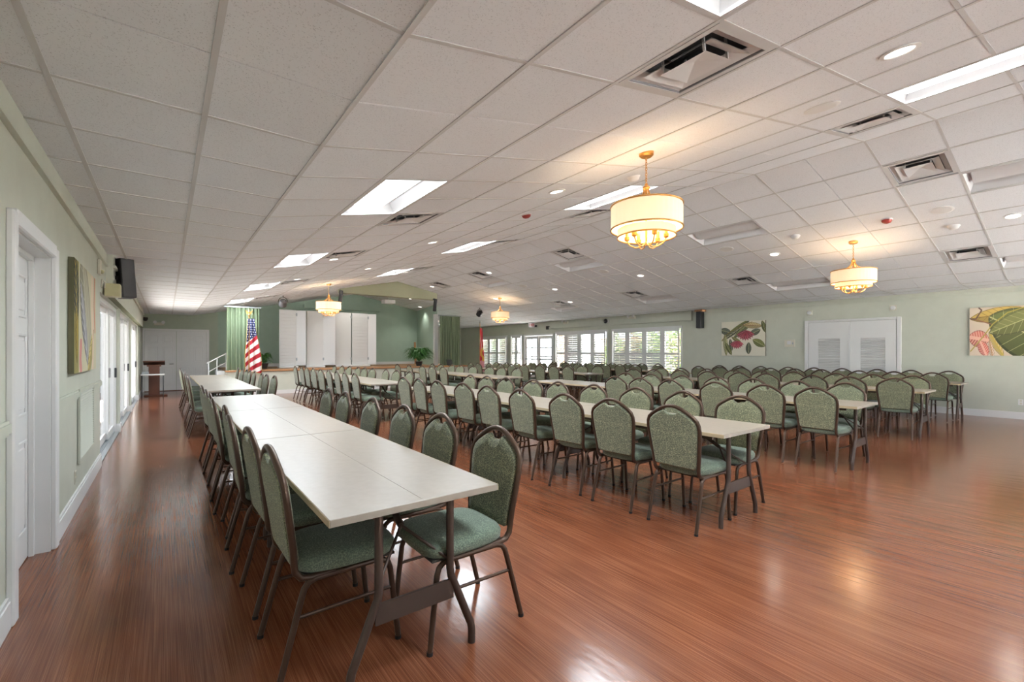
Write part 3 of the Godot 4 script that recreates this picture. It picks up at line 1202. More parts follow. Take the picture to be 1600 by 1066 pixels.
func build_left_wall() -> void:
	# panelled door set back in its casing
	var d := struct("door_1", null, null, "white panelled door set back in the sage wall", "door")
	var cs := MB.new()
	for s in [[3.25, 3.34], [4.35, 4.44]]:
		cs.cbox(P(XL + 0.012, 1.03, (s[0] + s[1]) / 2), Vector3(0.034, 2.06, 0.09), 0.008)
	cs.cbox(P(XL + 0.012, 2.035, 3.845), Vector3(0.034, 0.09, 1.01), 0.008)
	part("casing", cs, M.white, d)
	var jb := MB.new()
	jb.slab(XL - 0.14, XL, 0, 2.0, 3.34, 3.36)
	jb.slab(XL - 0.14, XL, 0, 2.0, 4.33, 4.35)
	jb.slab(XL - 0.14, XL, 1.98, 2.0, 3.36, 4.33)
	jb.slab(XL - 0.10, XL - 0.075, 0, 1.98, 4.30, 4.33)
	jb.slab(XL - 0.10, XL - 0.075, 1.95, 1.98, 3.36, 4.33)
	part("jamb", jb, M.white, d)
	panel_leaf(d, "leaf", -4.33, -3.36, 1.975, XL - 0.10)
	# sliding glass doors
	var n := 2
	for s in [[7.22, 10.03], [10.22, 13.22], [13.41, 16.28]]:
		var o := struct("door_%d" % n, null, null, "white sliding glass door, %s along the wall" % ordinal(n - 2), "door")
		n += 1
		var x := XL - 0.11
		var fr := MB.new()
		fr.slab(x - 0.05, x + 0.07, 2.0, 2.06, s[0], s[1])
		fr.slab(x - 0.05, x + 0.07, 0, 2.0, s[0], s[0] + 0.05)
		fr.slab(x - 0.05, x + 0.07, 0, 2.0, s[1] - 0.05, s[1])
		part("frame", fr, M.white, o)
		var tr := MB.new()
		tr.slab(x - 0.06, x + 0.11, 0, 0.012, s[0], s[1])
		for k in 3:
			tr.slab(x - 0.035 + k * 0.04, x - 0.025 + k * 0.04, 0.012, 0.028, s[0], s[1])
		part("track", tr, M.alu, o)
		var w: float = (s[1] - s[0] - 0.1) / 3
		for k in 3:
			var a: float = s[0] + 0.05 + w * k - 0.02
			var xx := x - 0.03 + 0.03 * k
			var lf := MB.new()
			for e in [a, a + w]:
				lf.slab(xx - 0.014, xx + 0.014, 0.03, 2.0, e, e + 0.06)
			lf.slab(xx - 0.014, xx + 0.014, 0.03, 0.13, a + 0.06, a + w)
			lf.slab(xx - 0.014, xx + 0.014, 1.92, 2.0, a + 0.06, a + w)
			var leaf := part("sliding_panel", lf, M.white, o)
			part("pane", MB.new().slab(xx - 0.003, xx + 0.003, 0.13, 1.92, a + 0.06, a + w), M.glass, leaf)
		var hd := MB.new()
		hd.cbox(P(x + 0.07, 1.0, s[1] - 0.12), Vector3(0.03, 0.16, 0.025), 0.006)
		part("handle", hd, M.dark, o)
	# boxed header over the sliding doors
	var v := MB.new()
	v.slab(XL, XL + 0.07, 2.08, HC, 7.86, 17.8)
	var vo := struct("trim_5", v, M.wall, "sage boxed header above the sliding glass doors", "header")
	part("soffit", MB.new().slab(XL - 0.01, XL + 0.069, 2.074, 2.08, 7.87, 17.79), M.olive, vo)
	var vt := MB.new()
	vt.slab(XL + 0.07, XL + 0.1, HC - 0.17, HC - 0.14, 7.86, 17.8)
	struct("trim_6", vt, M.wall, "moulding above the sliding-door header", "moulding")
	# double doors in the back wall
	var b := struct("door_5", null, null, "white panelled double doors in the back wall", "door")
	var bc := MB.new()
	bc.slab(-0.615, -0.57, 0, 2.12, DB - 0.03, DB)
	bc.slab(1.15, 1.23, 0, 2.12, DB - 0.03, DB)
	bc.slab(-0.57, 1.15, 2.05, 2.12, DB - 0.03, DB)
	part("casing", bc, M.white, b)
	for k in 2:
		var hold := Node3D.new()
		hold.name = "leaf_hinge"
		b.add_child(hold, true)
		hold.position = P(-0.14 + 0.86 * k, 0, DB - 0.02)
		hold.rotation.y = -PI / 2
		panel_leaf(hold, "leaf", -0.427, 0.427, 2.045, 0.012)
	var hl := MB.new()
	hl.tube([P(0.20, 0.92, DB - 0.03), P(0.20, 0.92, DB - 0.08)], 0.012)
	hl.tube([P(0.20, 0.92, DB - 0.08), P(0.09, 0.92, DB - 0.08)], 0.009)
	part("handle", hl, M.dark, b)
	part("threshold", MB.new().slab(-0.57, 1.15, 0, 0.02, DB - 0.06, DB), M.walnut, b)


func shutter(parent: Node3D, d0: float, d1: float, y0: float, y1: float, tilt: float, tilt_low: float) -> void:
	# plantation shutter: frame with a middle rail, louvres above and below
	var x := XW - 0.005
	var f := MB.new()
	var ym := 1.27
	f.slab(x - 0.03, x, y0, y1, d0, d0 + 0.05)
	f.slab(x - 0.03, x, y0, y1, d1 - 0.05, d1)
	for r in [[y0, y0 + 0.09], [ym - 0.04, ym + 0.04], [y1 - 0.09, y1]]:
		f.slab(x - 0.03, x, r[0], r[1], d0 + 0.05, d1 - 0.05)
	var sh := part("shutter", f, M.white, parent)
	var w := d1 - d0 - 0.104
	for half in [[y0 + 0.09, ym - 0.04, tilt_low], [ym + 0.04, y1 - 0.09, tilt]]:
		var n := int((half[1] - half[0]) / 0.088)
		var bar := MB.new().cbox(Vector3.ZERO, Vector3(0.088, 0.013, w), 0.005).mesh()
		for k in n:
			var o := part("slat", bar, M.white, sh, P(x - 0.015, half[0] + (k + 0.5) * (half[1] - half[0]) / n, (d0 + d1) / 2))
			o.rotation.z = -half[2]
		part("tilt_rod", MB.new().box(P(x - 0.062 if absf(half[2]) < 0.9 else x - 0.05, (half[0] + half[1]) / 2, (d0 + d1) / 2), Vector3(0.012, (half[1] - half[0]) * 0.92, 0.012)), M.white, sh)


func shuttered_window(n: int, panels: Array, y1: float, label: String) -> void:
	var o := struct("window_%d" % n, null, null, label, "window")
	var d0: float = panels[0][0] - 0.05
	var d1: float = panels[-1][1] + 0.05
	var y0 := 0.5
	var fr := MB.new()
	fr.slab(XW - 0.03, XW + 0.12, y1 - 0.03, y1 + 0.05, d0 - 0.05, d1 + 0.05)
	fr.slab(XW - 0.05, XW + 0.12, y0 - 0.05, y0 + 0.02, d0 - 0.05, d1 + 0.05)
	fr.slab(XW - 0.03, XW + 0.12, y0, y1, d0 - 0.05, d0)
	fr.slab(XW - 0.03, XW + 0.12, y0, y1, d1, d1 + 0.05)
	for i in panels.size() - 1:
		fr.slab(XW - 0.035, XW + 0.10, y0, y1, panels[i][1], panels[i + 1][0])
	part("window_frame", fr, M.white, o)
	var mu := MB.new()
	for p in panels:
		mu.slab(XW + 0.085, XW + 0.115, 1.25, 1.29, p[0], p[1])
	part("sash_bar", mu, M.white, o)
	for p in panels:
		part("pane", MB.new().slab(XW + 0.096, XW + 0.102, y0, y1, p[0] - 0.02, p[1] + 0.02), M.glass, o)
		shutter(o, p[0], p[1], y0 + 0.02, y1 - 0.03, p[2], p[3])


func build_right_wall() -> void:
	# louvred double doors, shut
	var d := struct("door_6", null, null, "white double doors with louvred vents in shuttered wall", "door")
	var cs := MB.new()
	cs.cbox(P(XW - 0.015, 1.08, 2.88), Vector3(0.05, 2.16, 0.08), 0.008)
	cs.cbox(P(XW - 0.015, 1.08, 4.79), Vector3(0.05, 2.16, 0.08), 0.008)
	cs.cbox(P(XW - 0.015, 2.13, 3.835), Vector3(0.05, 0.06, 1.83), 0.008)
	part("casing", cs, M.white, d)
	for k in 2:
		var a := 2.93 + 0.905 * k
		var b := a + 0.90
		# leaf built round the vent opening
		var va := a + 0.20
		var vb := b - 0.22
		var lf := MB.new()
		lf.slab(XW - 0.03, XW - 0.002, 0.01, 0.3, a, b)
		lf.slab(XW - 0.03, XW - 0.002, 1.68, 2.095, a, b)
		lf.slab(XW - 0.03, XW - 0.002, 0.3, 1.68, a, va)
		lf.slab(XW - 0.03, XW - 0.002, 0.3, 1.68, vb, b)
		var leaf := part("leaf", lf, M.white, d)
		part("vent_backing", MB.new().slab(XW - 0.008, XW - 0.002, 0.3, 1.68, va, vb), M.grid, leaf)
		var sl := MB.new().box(Vector3.ZERO, Vector3(0.03, 0.005, vb - va)).mesh()
		for i in 32:
			var o := part("slat", sl, M.white, leaf, P(XW - 0.022, 0.32 + i * 0.0425, (va + vb) / 2))
			o.rotation.z = 0.75
		part("vent_rail", MB.new().slab(XW - 0.036, XW - 0.01, 1.16, 1.185, va, vb), M.white, leaf)
	part("astragal", MB.new().slab(XW - 0.045, XW - 0.03, 0.01, 2.09, 3.815, 3.855), M.white, d)
	# shuttered windows; each panel: from, to, louvre tilt above and below
	shuttered_window(1, [[8.53, 9.12, 0.12, 0.4], [9.22, 9.86, 0.45, 1.1], [9.96, 10.6, 0.45, 1.0], [10.7, 11.3, 0.5, 1.1]], 2.15, "shuttered window with green shrub outside, nearest the loudspeaker")
	shuttered_window(2, [[11.71, 12.32, 0.15, 1.0], [12.42, 13.04, 0.15, 0.45], [13.14, 13.80, 1.25, 1.25], [13.9, 14.46, 0.35, 0.35]], 2.15, "shuttered window between the green shrub and the french doors")
	shuttered_window(3, [[16.95, 17.28, 0.4, 0.4], [17.33, 17.66, 0.5, 0.5]], 2.11, "narrow shuttered window beside the french doors")
	shuttered_window(4, [[18.16, 18.86, 0.35, 0.8], [18.94, 19.6, 0.35, 0.8], [19.68, 20.34, 0.4, 0.8]], 2.09, "three-panel shuttered window behind the red banner")
	# french doors
	var f := struct("door_7", null, null, "white french doors with gridded glass beside the exit sign", "door")
	var fr := MB.new()
	fr.slab(XW - 0.03, XW + 0.13, 0, 2.14, 14.66, 14.72)
	fr.slab(XW - 0.03, XW + 0.13, 0, 2.14, 16.68, 16.74)
	fr.slab(XW - 0.03, XW + 0.13, 2.07, 2.14, 14.72, 16.68)
	part("casing", fr, M.white, f)
	for k in 2:
		var a := 14.73 + k * 0.975
		var b := a + 0.965
		var lf := MB.new()
		lf.slab(XW + 0.02, XW + 0.06, 0.01, 2.06, a, a + 0.12)
		lf.slab(XW + 0.02, XW + 0.06, 0.01, 2.06, b - 0.12, b)
		lf.slab(XW + 0.02, XW + 0.06, 0.01, 0.3, a + 0.12, b - 0.12)
		lf.slab(XW + 0.02, XW + 0.06, 1.92, 2.06, a + 0.12, b - 0.12)
		var leaf := part("leaf", lf, M.white, f)
		part("pane", MB.new().slab(XW + 0.037, XW + 0.043, 0.3, 1.92, a + 0.12, b - 0.12), M.glass, leaf)
		var mu := MB.new()
		mu.slab(XW + 0.025, XW + 0.055, 0.3, 1.92, (a + b) / 2 - 0.02, (a + b) / 2 + 0.02)
		for i in [1, 2, 3]:
			mu.slab(XW + 0.025, XW + 0.055, 0.3 + i * 0.405 - 0.02, 0.3 + i * 0.405 + 0.02, a + 0.12, b - 0.12)
		part("muntin", mu, M.white, leaf)
		part("push_bar", MB.new().slab(XW - 0.03, XW + 0.02, 0.96, 1.02, a + 0.06, b - 0.06), M.alu, leaf)
	# boxed header over the windows
	var v := MB.new()
	v.slab(XW - 0.12, XW, 2.35, HW, 8.05, 14.8)
	struct("trim_7", v, M.wall, "sage boxed header above the shuttered windows", "header")


func build_near_wall() -> void:
	# behind the camera: wall with a run of tall windows
	var w := MB.new()
	var xs := [[2.0, 3.4], [6.6, 9.4], [9.9, 12.9]]
	w.slab(XL - 0.15, XW + 0.16, 2.4, HR + 0.3, DN - 0.16, DN)
	w.slab(XL - 0.15, XW + 0.16, 0, 0.2, DN - 0.16, DN)
	var last := XL - 0.15
	for s in xs:
		w.slab(last, s[0], 0.2, 2.4, DN - 0.16, DN)
		last = s[1]
	w.slab(last, XW + 0.16, 0.2, 2.4, DN - 0.16, DN)
	struct("wall_near", w, M.wall, "sage wall with wide windows behind the camera", "wall")
	var n := 5
	for s in xs:
		var o := struct("window_%d" % n, null, null, "wide white-framed window in the wall behind the camera", "window")
		n += 1
		var f := MB.new()
		for x in [s[0], (s[0] + s[1]) / 2 - 0.03, s[1] - 0.06]:
			f.slab(x, x + 0.06, 0.2, 2.4, DN - 0.12, DN + 0.02)
		f.slab(s[0], s[1], 2.34, 2.4, DN - 0.12, DN + 0.02)
		f.slab(s[0], s[1], 0.2, 0.26, DN - 0.12, DN + 0.04)
		part("window_frame", f, M.white, o)
		part("pane", MB.new().slab(s[0], s[1], 0.26, 2.34, DN - 0.08, DN - 0.074), M.glass, o)


# ---------------------------------------------------------------- stage
func build_stage() -> void:
	var s := MB.new()
	s.slab(1.46, 10.06, 0, STAGE_Y - 0.035, STAGE_D, STAGE_D + 0.08)
	s.slab(1.46, 1.54, 0, STAGE_Y - 0.035, STAGE_D + 0.08, DB)
	s.slab(9.98, 10.06, 0, STAGE_Y - 0.035, STAGE_D + 0.08, 18.5)
	struct("wall_stage_front", s, M.wall, "pale sage panelled front of the raised stage", "stage front")
	s = MB.new()
	s.slab(1.44, 10.08, STAGE_Y - 0.035, STAGE_Y, STAGE_D - 0.02, DB)
	struct("floor_stage", s, M.stage_top, "wooden stage floor", "stage floor")
	s = MB.new()
	s.cbox(P(5.75, STAGE_Y - 0.02, STAGE_D - 0.02), Vector3(8.68, 0.055, 0.05), 0.01)
	struct("trim_8", s, M.oak, "oak nosing along the stage edge", "stage edge")
	s = MB.new()
	s.slab(1.44, 10.08, 0, 0.12, STAGE_D - 0.016, STAGE_D)
	struct("baseboard_stage", s, M.white, "white baseboard at the foot of the stage", "baseboard")
	s = MB.new()
	s.slab(1.54, 9.3, STAGE_Y, STAGE_Y + 0.12, DB - 0.02, DB)
	struct("baseboard_back", s, M.white, "white baseboard behind the stage", "baseboard")
	# gabled beam across the hall before the stage
	var b := MB.new()
	var d0 := 15.0
	var d1 := 15.3
	var pts := [Vector2(4.5, 3.26), Vector2(7.98, 3.26), Vector2(7.98, ceil_y(7.98)), Vector2(XR, HR), Vector2(4.5, ceil_y(4.5))]
	var f := []
	var k := []
	for p in pts:
		f.append(P(p.x, p.y, d0))
		k.append(P(p.x, p.y, d1))
	b.quad(f[0], f[1], f[2], f[3])
	b.tri(f[0], f[3], f[4])
	b.quad(k[1], k[0], k[3], k[2])
	b.tri(k[0], k[4], k[3])
	for i in 5:
		var j := (i + 1) % 5
		b.quad(f[j], f[i], k[i], k[j])
	struct("beam", b, M.beam, "gabled sage beam under the ceiling ridge before the stage", "beam")
	# ledge on the wall behind the stage
	s = MB.new()
	s.slab(4.35, 7.45, 3.08, 3.22, DB - 0.25, DB)
	struct("trim_9", s, M.wall_deep, "green ledge high on the wall behind the stage", "ledge")
	s = MB.new()
	s.slab(8.86, 9.02, STAGE_Y, 2.9, 16.86, 17.0)
	struct("pillar", s, M.white, "white post at the corner of the stage side wall", "post")


# ---------------------------------------------------------------- outside
func leaf_mass(c: Vector3, r: Vector3, count: int, size: float, sd: int) -> MB:
	var g := RandomNumberGenerator.new()
	g.seed = sd
	var m := MB.new()
	for i in count:
		var p := Vector3(g.randfn(), g.randfn(), g.randfn()).normalized() * pow(g.randf(), 0.25)
		var at := c + p * r
		var b := Basis.from_euler(Vector3(g.randf() * TAU, g.randf() * TAU, g.randf() * TAU))
		var s := size * g.randf_range(0.6, 1.3)
		m.quad(at + b * Vector3(-s, 0, 0), at + b * Vector3(0, -s * 0.4, 0), at + b * Vector3(s, 0, 0), at + b * Vector3(0, s * 0.4, 0))
	return m


func build_outside() -> void:
	var g := MB.new()
	g.slab(XW + 0.16, 60, -0.3, -0.06, -30, 60)
	g.slab(XL - 0.15, XW + 0.16, -0.3, -0.06, -30, DN - 0.16)
	struct("ground", g, M.concrete, "pale paved ground outside the windows", "ground")
	struct("ground_courtyard", MB.new().slab(-40, XL - 0.15, -0.3, -0.06, -30, 60), M.paver, "grey paved courtyard outside the sliding doors", "ground")
	# walled courtyard outside the sliding doors
	var po := MB.new()
	po.slab(XL - 5.0, XL - 4.85, -0.06, 2.2, 2.0, 18.5)
	struct("wall_courtyard", po, M.porch, "pale grey wall of the courtyard", "wall")
	po = MB.new()
	po.slab(XL - 4.0, XL - 0.15, 2.62, 2.74, 4.5, 13.3)
	struct("roof_porch", po, M.white_matte, "white porch roof outside the sliding doors", "roof")
	for s in [[15.6, 9.95, 0.9, 2.4, 1.0, "tall green shrub outside the window nearest the loudspeaker"]]:
		var o := thing("shrub", s[5], "shrub", P(s[0], -0.06, s[1]))
		part("foliage", leaf_mass(Vector3(0, s[3] * 0.55, 0), Vector3(s[2], s[3] * 0.5, s[4]), 2600, 0.07, 5), M.hedge, o)
		part("stem", MB.new().tube([Vector3.ZERO, Vector3(0.05, s[3] * 0.5, 0), Vector3(0.0, s[3] * 0.8, 0.05)], 0.04, 7, true, 0.015), M.brown, o)
	po = MB.new()
	po.slab(XL - 5.0, XL - 0.15, -0.06, 2.5, 18.5, 18.62)
	struct("wall_courtyard_end", po, M.porch, "pale grey end wall of the courtyard", "wall")
	var gw := thing("garden_wall", "tan garden wall running along behind the shrubs", "wall", P(20.5, -0.06, 12.5))
	part("wall_face", MB.new().box(Vector3(0, 1.05, 0), Vector3(0.25, 2.1, 11.0)), M.tan, gw)
	part("coping", MB.new().cbox(Vector3(0, 2.13, 0), Vector3(0.36, 0.08, 11.0), 0.01), M.brown, gw)
	for i in 2:
		var tr := thing("garden_tree", "leafy tree behind the tan garden wall, %s from the loudspeaker" % ordinal(i), "tree", P(24.5, -0.06, 10.5 + i * 6.2), 0.0, "trees behind the garden wall")
		part("crown", leaf_mass(Vector3(0, 3.4, 0), Vector3(2.4, 2.0, 2.6), 2600, 0.16, 20 + i), M.hedge, tr)
		part("trunk", MB.new().tube([Vector3.ZERO, Vector3(0.1, 1.6, 0), Vector3(0, 3.6, 0.1)], 0.16, 8, true, 0.07), M.brown, tr)
	po = MB.new()
	po.slab(XW + 0.16, XW + 4.4, 2.75, 2.87, 7.4, 14.0)
	po.slab(XW + 0.16, XW + 4.4, 2.75, 2.87, 18.6, 26.0)
	struct("roof_terrace", po, M.white_matte, "white terrace roof outside the shuttered windows", "roof")
	for i in 3:
		var sh := thing("shrub", "dense dark shrub under the terrace roof, %s beyond the tall shrub" % ordinal(i), "shrub", P(16.1, -0.06, 11.5 + i * 0.95))
		part("foliage", leaf_mass(Vector3(0, 1.15, 0), Vector3(0.6, 1.15, 0.42), 2600, 0.07, 40 + i), [M.hedge, M.dry, M.hedge][i], sh)
		part("stem", MB.new().tube([Vector3.ZERO, Vector3(0.04, 1.0, 0)], 0.03, 7, true, 0.015), M.brown, sh)
	for i in 3:
		var sh := thing("shrub", "dense dark shrub outside the three-panel window, %s of its clump" % ordinal(i), "shrub", P(16.0, -0.06, 21.3 + i * 0.95))
		part("foliage", leaf_mass(Vector3(0, 1.15, 0), Vector3(0.6, 1.15, 0.44), 2600, 0.07, 60 + i), [M.dry, M.hedge, M.dry][i], sh)
		part("stem", MB.new().tube([Vector3.ZERO, Vector3(0.04, 1.0, 0)], 0.03, 7, true, 0.015), M.brown, sh)
	var h := thing("neighbour_house", "dark olive house wall outside the far shuttered window", "house", P(19.0, -0.06, 28.6))
	part("house_wall", MB.new().box(Vector3(0, 1.7, 0), Vector3(0.3, 3.4, 8.0)), M.umber, h)
	part("roof", MB.new().box(Vector3(0.4, 3.5, 0), Vector3(2.0, 0.2, 8.6)), M.brown, h)
	var p := thing("garden_screen", "brown slatted screen outside the window by the french doors", "screen", P(15.4, -0.06, 16.12))
	for i in 6:
		part("slat", MB.new().cbox(Vector3(0, 1.2, -0.25 + i * 0.1), Vector3(0.03, 2.4, 0.075), 0.005), M.brown if i % 3 else M.tan, p)
	for y in [0.4, 2.0]:
		part("rail", MB.new().box(Vector3(0.03, y, 0), Vector3(0.03, 0.06, 0.6)), M.brown, p)


# ---------------------------------------------------------------- tables and chairs
func make_table() -> Node3D:
	var o := thing("folding_table", "", "table")
	var w := 0.762
	var l := 1.872
	for s in [-1, 1]:
		part("tabletop_board", MB.new().cbox(Vector3(s * (w / 4 - 0.0018), 0.7215, 0), Vector3(w / 2 - 0.0042, 0.029, l - 0.006), 0.001), M.table_top, o)
	for s in [-1, 1]:
		part("edge_band", MB.new().cbox(Vector3(s * (w / 2 - 0.002), 0.7215, 0), Vector3(0.004, 0.0285, l), 0.0015), M.table_edge, o)
		part("edge_band", MB.new().cbox(Vector3(0, 0.7215, s * (l / 2 - 0.002)), Vector3(w - 0.008, 0.0285, 0.004), 0.0015), M.table_top, o)
	var ap := MB.new()
	for s in [-1, 1]:
		ap.box(Vector3(s * (w / 2 - 0.07), 0.692, 0), Vector3(0.03, 0.03, l - 0.24))
	part("apron", ap, M.table_leg, o)
	for e in [-1.0, 1.0]:
		var z: float = e * (l / 2 - 0.075)
		var fr := part("leg_frame", MB.new().box(Vector3(0, 0.285, z), Vector3(0.36, 0.085, 0.012)), M.table_leg, o)
		for s in [-1.0, 1.0]:
			var pth := [Vector3(s * 0.165, 0.706, z), Vector3(s * 0.165, 0.38, z), Vector3(s * 0.17, 0.345, z), Vector3(s * 0.185, 0.31, z), Vector3(s * 0.26, 0.125, z), Vector3(s * 0.275, 0.09, z), Vector3(s * 0.28, 0.06, z), Vector3(s * 0.28, 0.0, z)]
			part("leg", MB.new().tube(pth, 0.0175, 10), M.table_leg, fr)
		part("hinge_rail", MB.new().box(Vector3(0, 0.698, z), Vector3(0.5, 0.016, 0.03)), M.table_leg, fr)
		# folding brace: one bar from the middle, forked to the two legs
		var mid := Vector3(0, 0.56, z - e * 0.16)
		part("brace", MB.new().tube([Vector3(0, 0.70, z - e * 0.42), mid], 0.016, 6), M.table_leg, o)
		for s in [-1.0, 1.0]:
			part("brace_fork", MB.new().tube([mid, Vector3(s * 0.16, 0.42, z)], 0.0075, 6), M.table_leg, o)
	return o


func back_outline(inset: float) -> Array:
	# crown-shaped chair back with a dip for the hand; points as (z, y), starting low on one side
	var half := [Vector2(0.176, 0.475), Vector2(0.182, 0.54), Vector2(0.191, 0.62), Vector2(0.200, 0.70), Vector2(0.205, 0.758), Vector2(0.203, 0.793), Vector2(0.191, 0.822), Vector2(0.164, 0.847), Vector2(0.124, 0.872), Vector2(0.086, 0.893), Vector2(0.062, 0.901), Vector2(0.05, 0.886), Vector2(0.028, 0.875)]
	var out := []
	var c := Vector2(0, 0.69)
	var full := []
	for p in half:
		full.append(p)
	for i in range(half.size() - 1, -1, -1):
		full.append(Vector2(-half[i].x, half[i].y))
	full.append(Vector2(-0.16, 0.462))
	full.append(Vector2(0, 0.46))
	full.append(Vector2(0.16, 0.462))
	for p in full:
		var d: Vector2 = p - c
		out.append(c + d * (1.0 - inset / d.length()))
	return out


func back_x(y: float) -> float:
	return -0.205 - 0.14 * (y - 0.42)


func make_chair(fine: bool) -> Node3D:
	var o := thing("banquet_chair", "", "chair")
	var sides := 9 if fine else 6
	# seat: rounded pad, wider in front
	var rings := []
	for q in [[0.41, 0.014, 0.0], [0.424, 0.0, 0.0], [0.455, -0.003, 0.0], [0.474, 0.008, 0.0], [0.485, 0.03, 0.0], [0.491, 0.07, 0.0], [0.494, 0.13, 0.0]]:
		var ring := []
		for i in 36:
			var a := TAU * i / 36.0
			var ca := cos(a)
			var sa := sin(a)
			var e := 2.0 / 4.2
			var x: float = (0.222 - q[1]) * signf(ca) * pow(absf(ca), e)
			var z: float = (0.212 - q[1]) * signf(sa) * pow(absf(sa), e)
			z *= 1.0 + 0.05 * x / 0.22
			ring.append(Vector3(0.022 + x, q[0], z))
		rings.append(ring)
	part("seat", MB.new().loft(rings, true, true, true, true), M.seat_fabric, o)
	part("seat_pan", MB.new().box(Vector3(0.02, 0.407, 0), Vector3(0.40, 0.012, 0.385)), M.pan, o)
	# backrest: padded both sides
	rings = []
	for q in [[0.045, 0.024], [0.012, 0.021], [0.0, 0.012], [0.0, -0.010], [0.010, -0.016]]:
		var ring := []
		for p in back_outline(q[0]):
			ring.append(Vector3(back_x(p.y) + q[1], p.y, p.x))
		rings.append(ring)
	part("backrest", MB.new().loft(rings, true, true, true, false), M.fabric, o)
	# back frame: tube from under the seat, up and over the crown, and down again
	var half := [Vector3(-0.05, 0.403, 0.186), Vector3(-0.15, 0.403, 0.187), Vector3(-0.19, 0.412, 0.188), Vector3(-0.212, 0.44, 0.189), Vector3(-0.217, 0.475, 0.190)]
	for p in [Vector2(0.197, 0.54), Vector2(0.206, 0.62), Vector2(0.215, 0.70), Vector2(0.220, 0.76), Vector2(0.217, 0.80), Vector2(0.204, 0.834), Vector2(0.172, 0.863), Vector2(0.130, 0.89), Vector2(0.088, 0.914), Vector2(0.045, 0.930), Vector2(0.015, 0.935)]:
		half.append(Vector3(back_x(p.y), p.y, p.x))
	var pth := half.duplicate()
	for i in range(half.size() - 1, -1, -1):
		pth.append(Vector3(half[i].x, half[i].y, -half[i].z))
	part("back_frame", MB.new().tube(pth, 0.0145, sides), M.bronze, o)
	for s in [-1.0, 1.0]:
		var front := [Vector3(0.02, 0.397, s * 0.192), Vector3(0.13, 0.397, s * 0.192), Vector3(0.165, 0.39, s * 0.193), Vector3(0.187, 0.372, s * 0.194), Vector3(0.198, 0.34, s * 0.195), Vector3(0.235, 0.012, s * 0.2)]
		var rear := [Vector3(0.02, 0.397, s * 0.192), Vector3(-0.13, 0.397, s * 0.192), Vector3(-0.16, 0.388, s * 0.193), Vector3(-0.178, 0.366, s * 0.195), Vector3(-0.19, 0.33, s * 0.197), Vector3(-0.275, 0.012, s * 0.205)]
		for leg in [front, rear]:
			var l := part("leg", MB.new().tube(leg, 0.0132, sides), M.bronze, o)
			if fine:
				part("foot_glide", MB.new().tube([Vector3(leg[-1].x, 0.0, leg[-1].z), Vector3(leg[-1].x, 0.016, leg[-1].z)], 0.0142, 9), M.rubber, l)
		part("stretcher", MB.new().tube([Vector3(-0.212, 0.255, s * 0.199), Vector3(0.207, 0.255, s * 0.197)], 0.0075, 6), M.bronze, o)
	return o


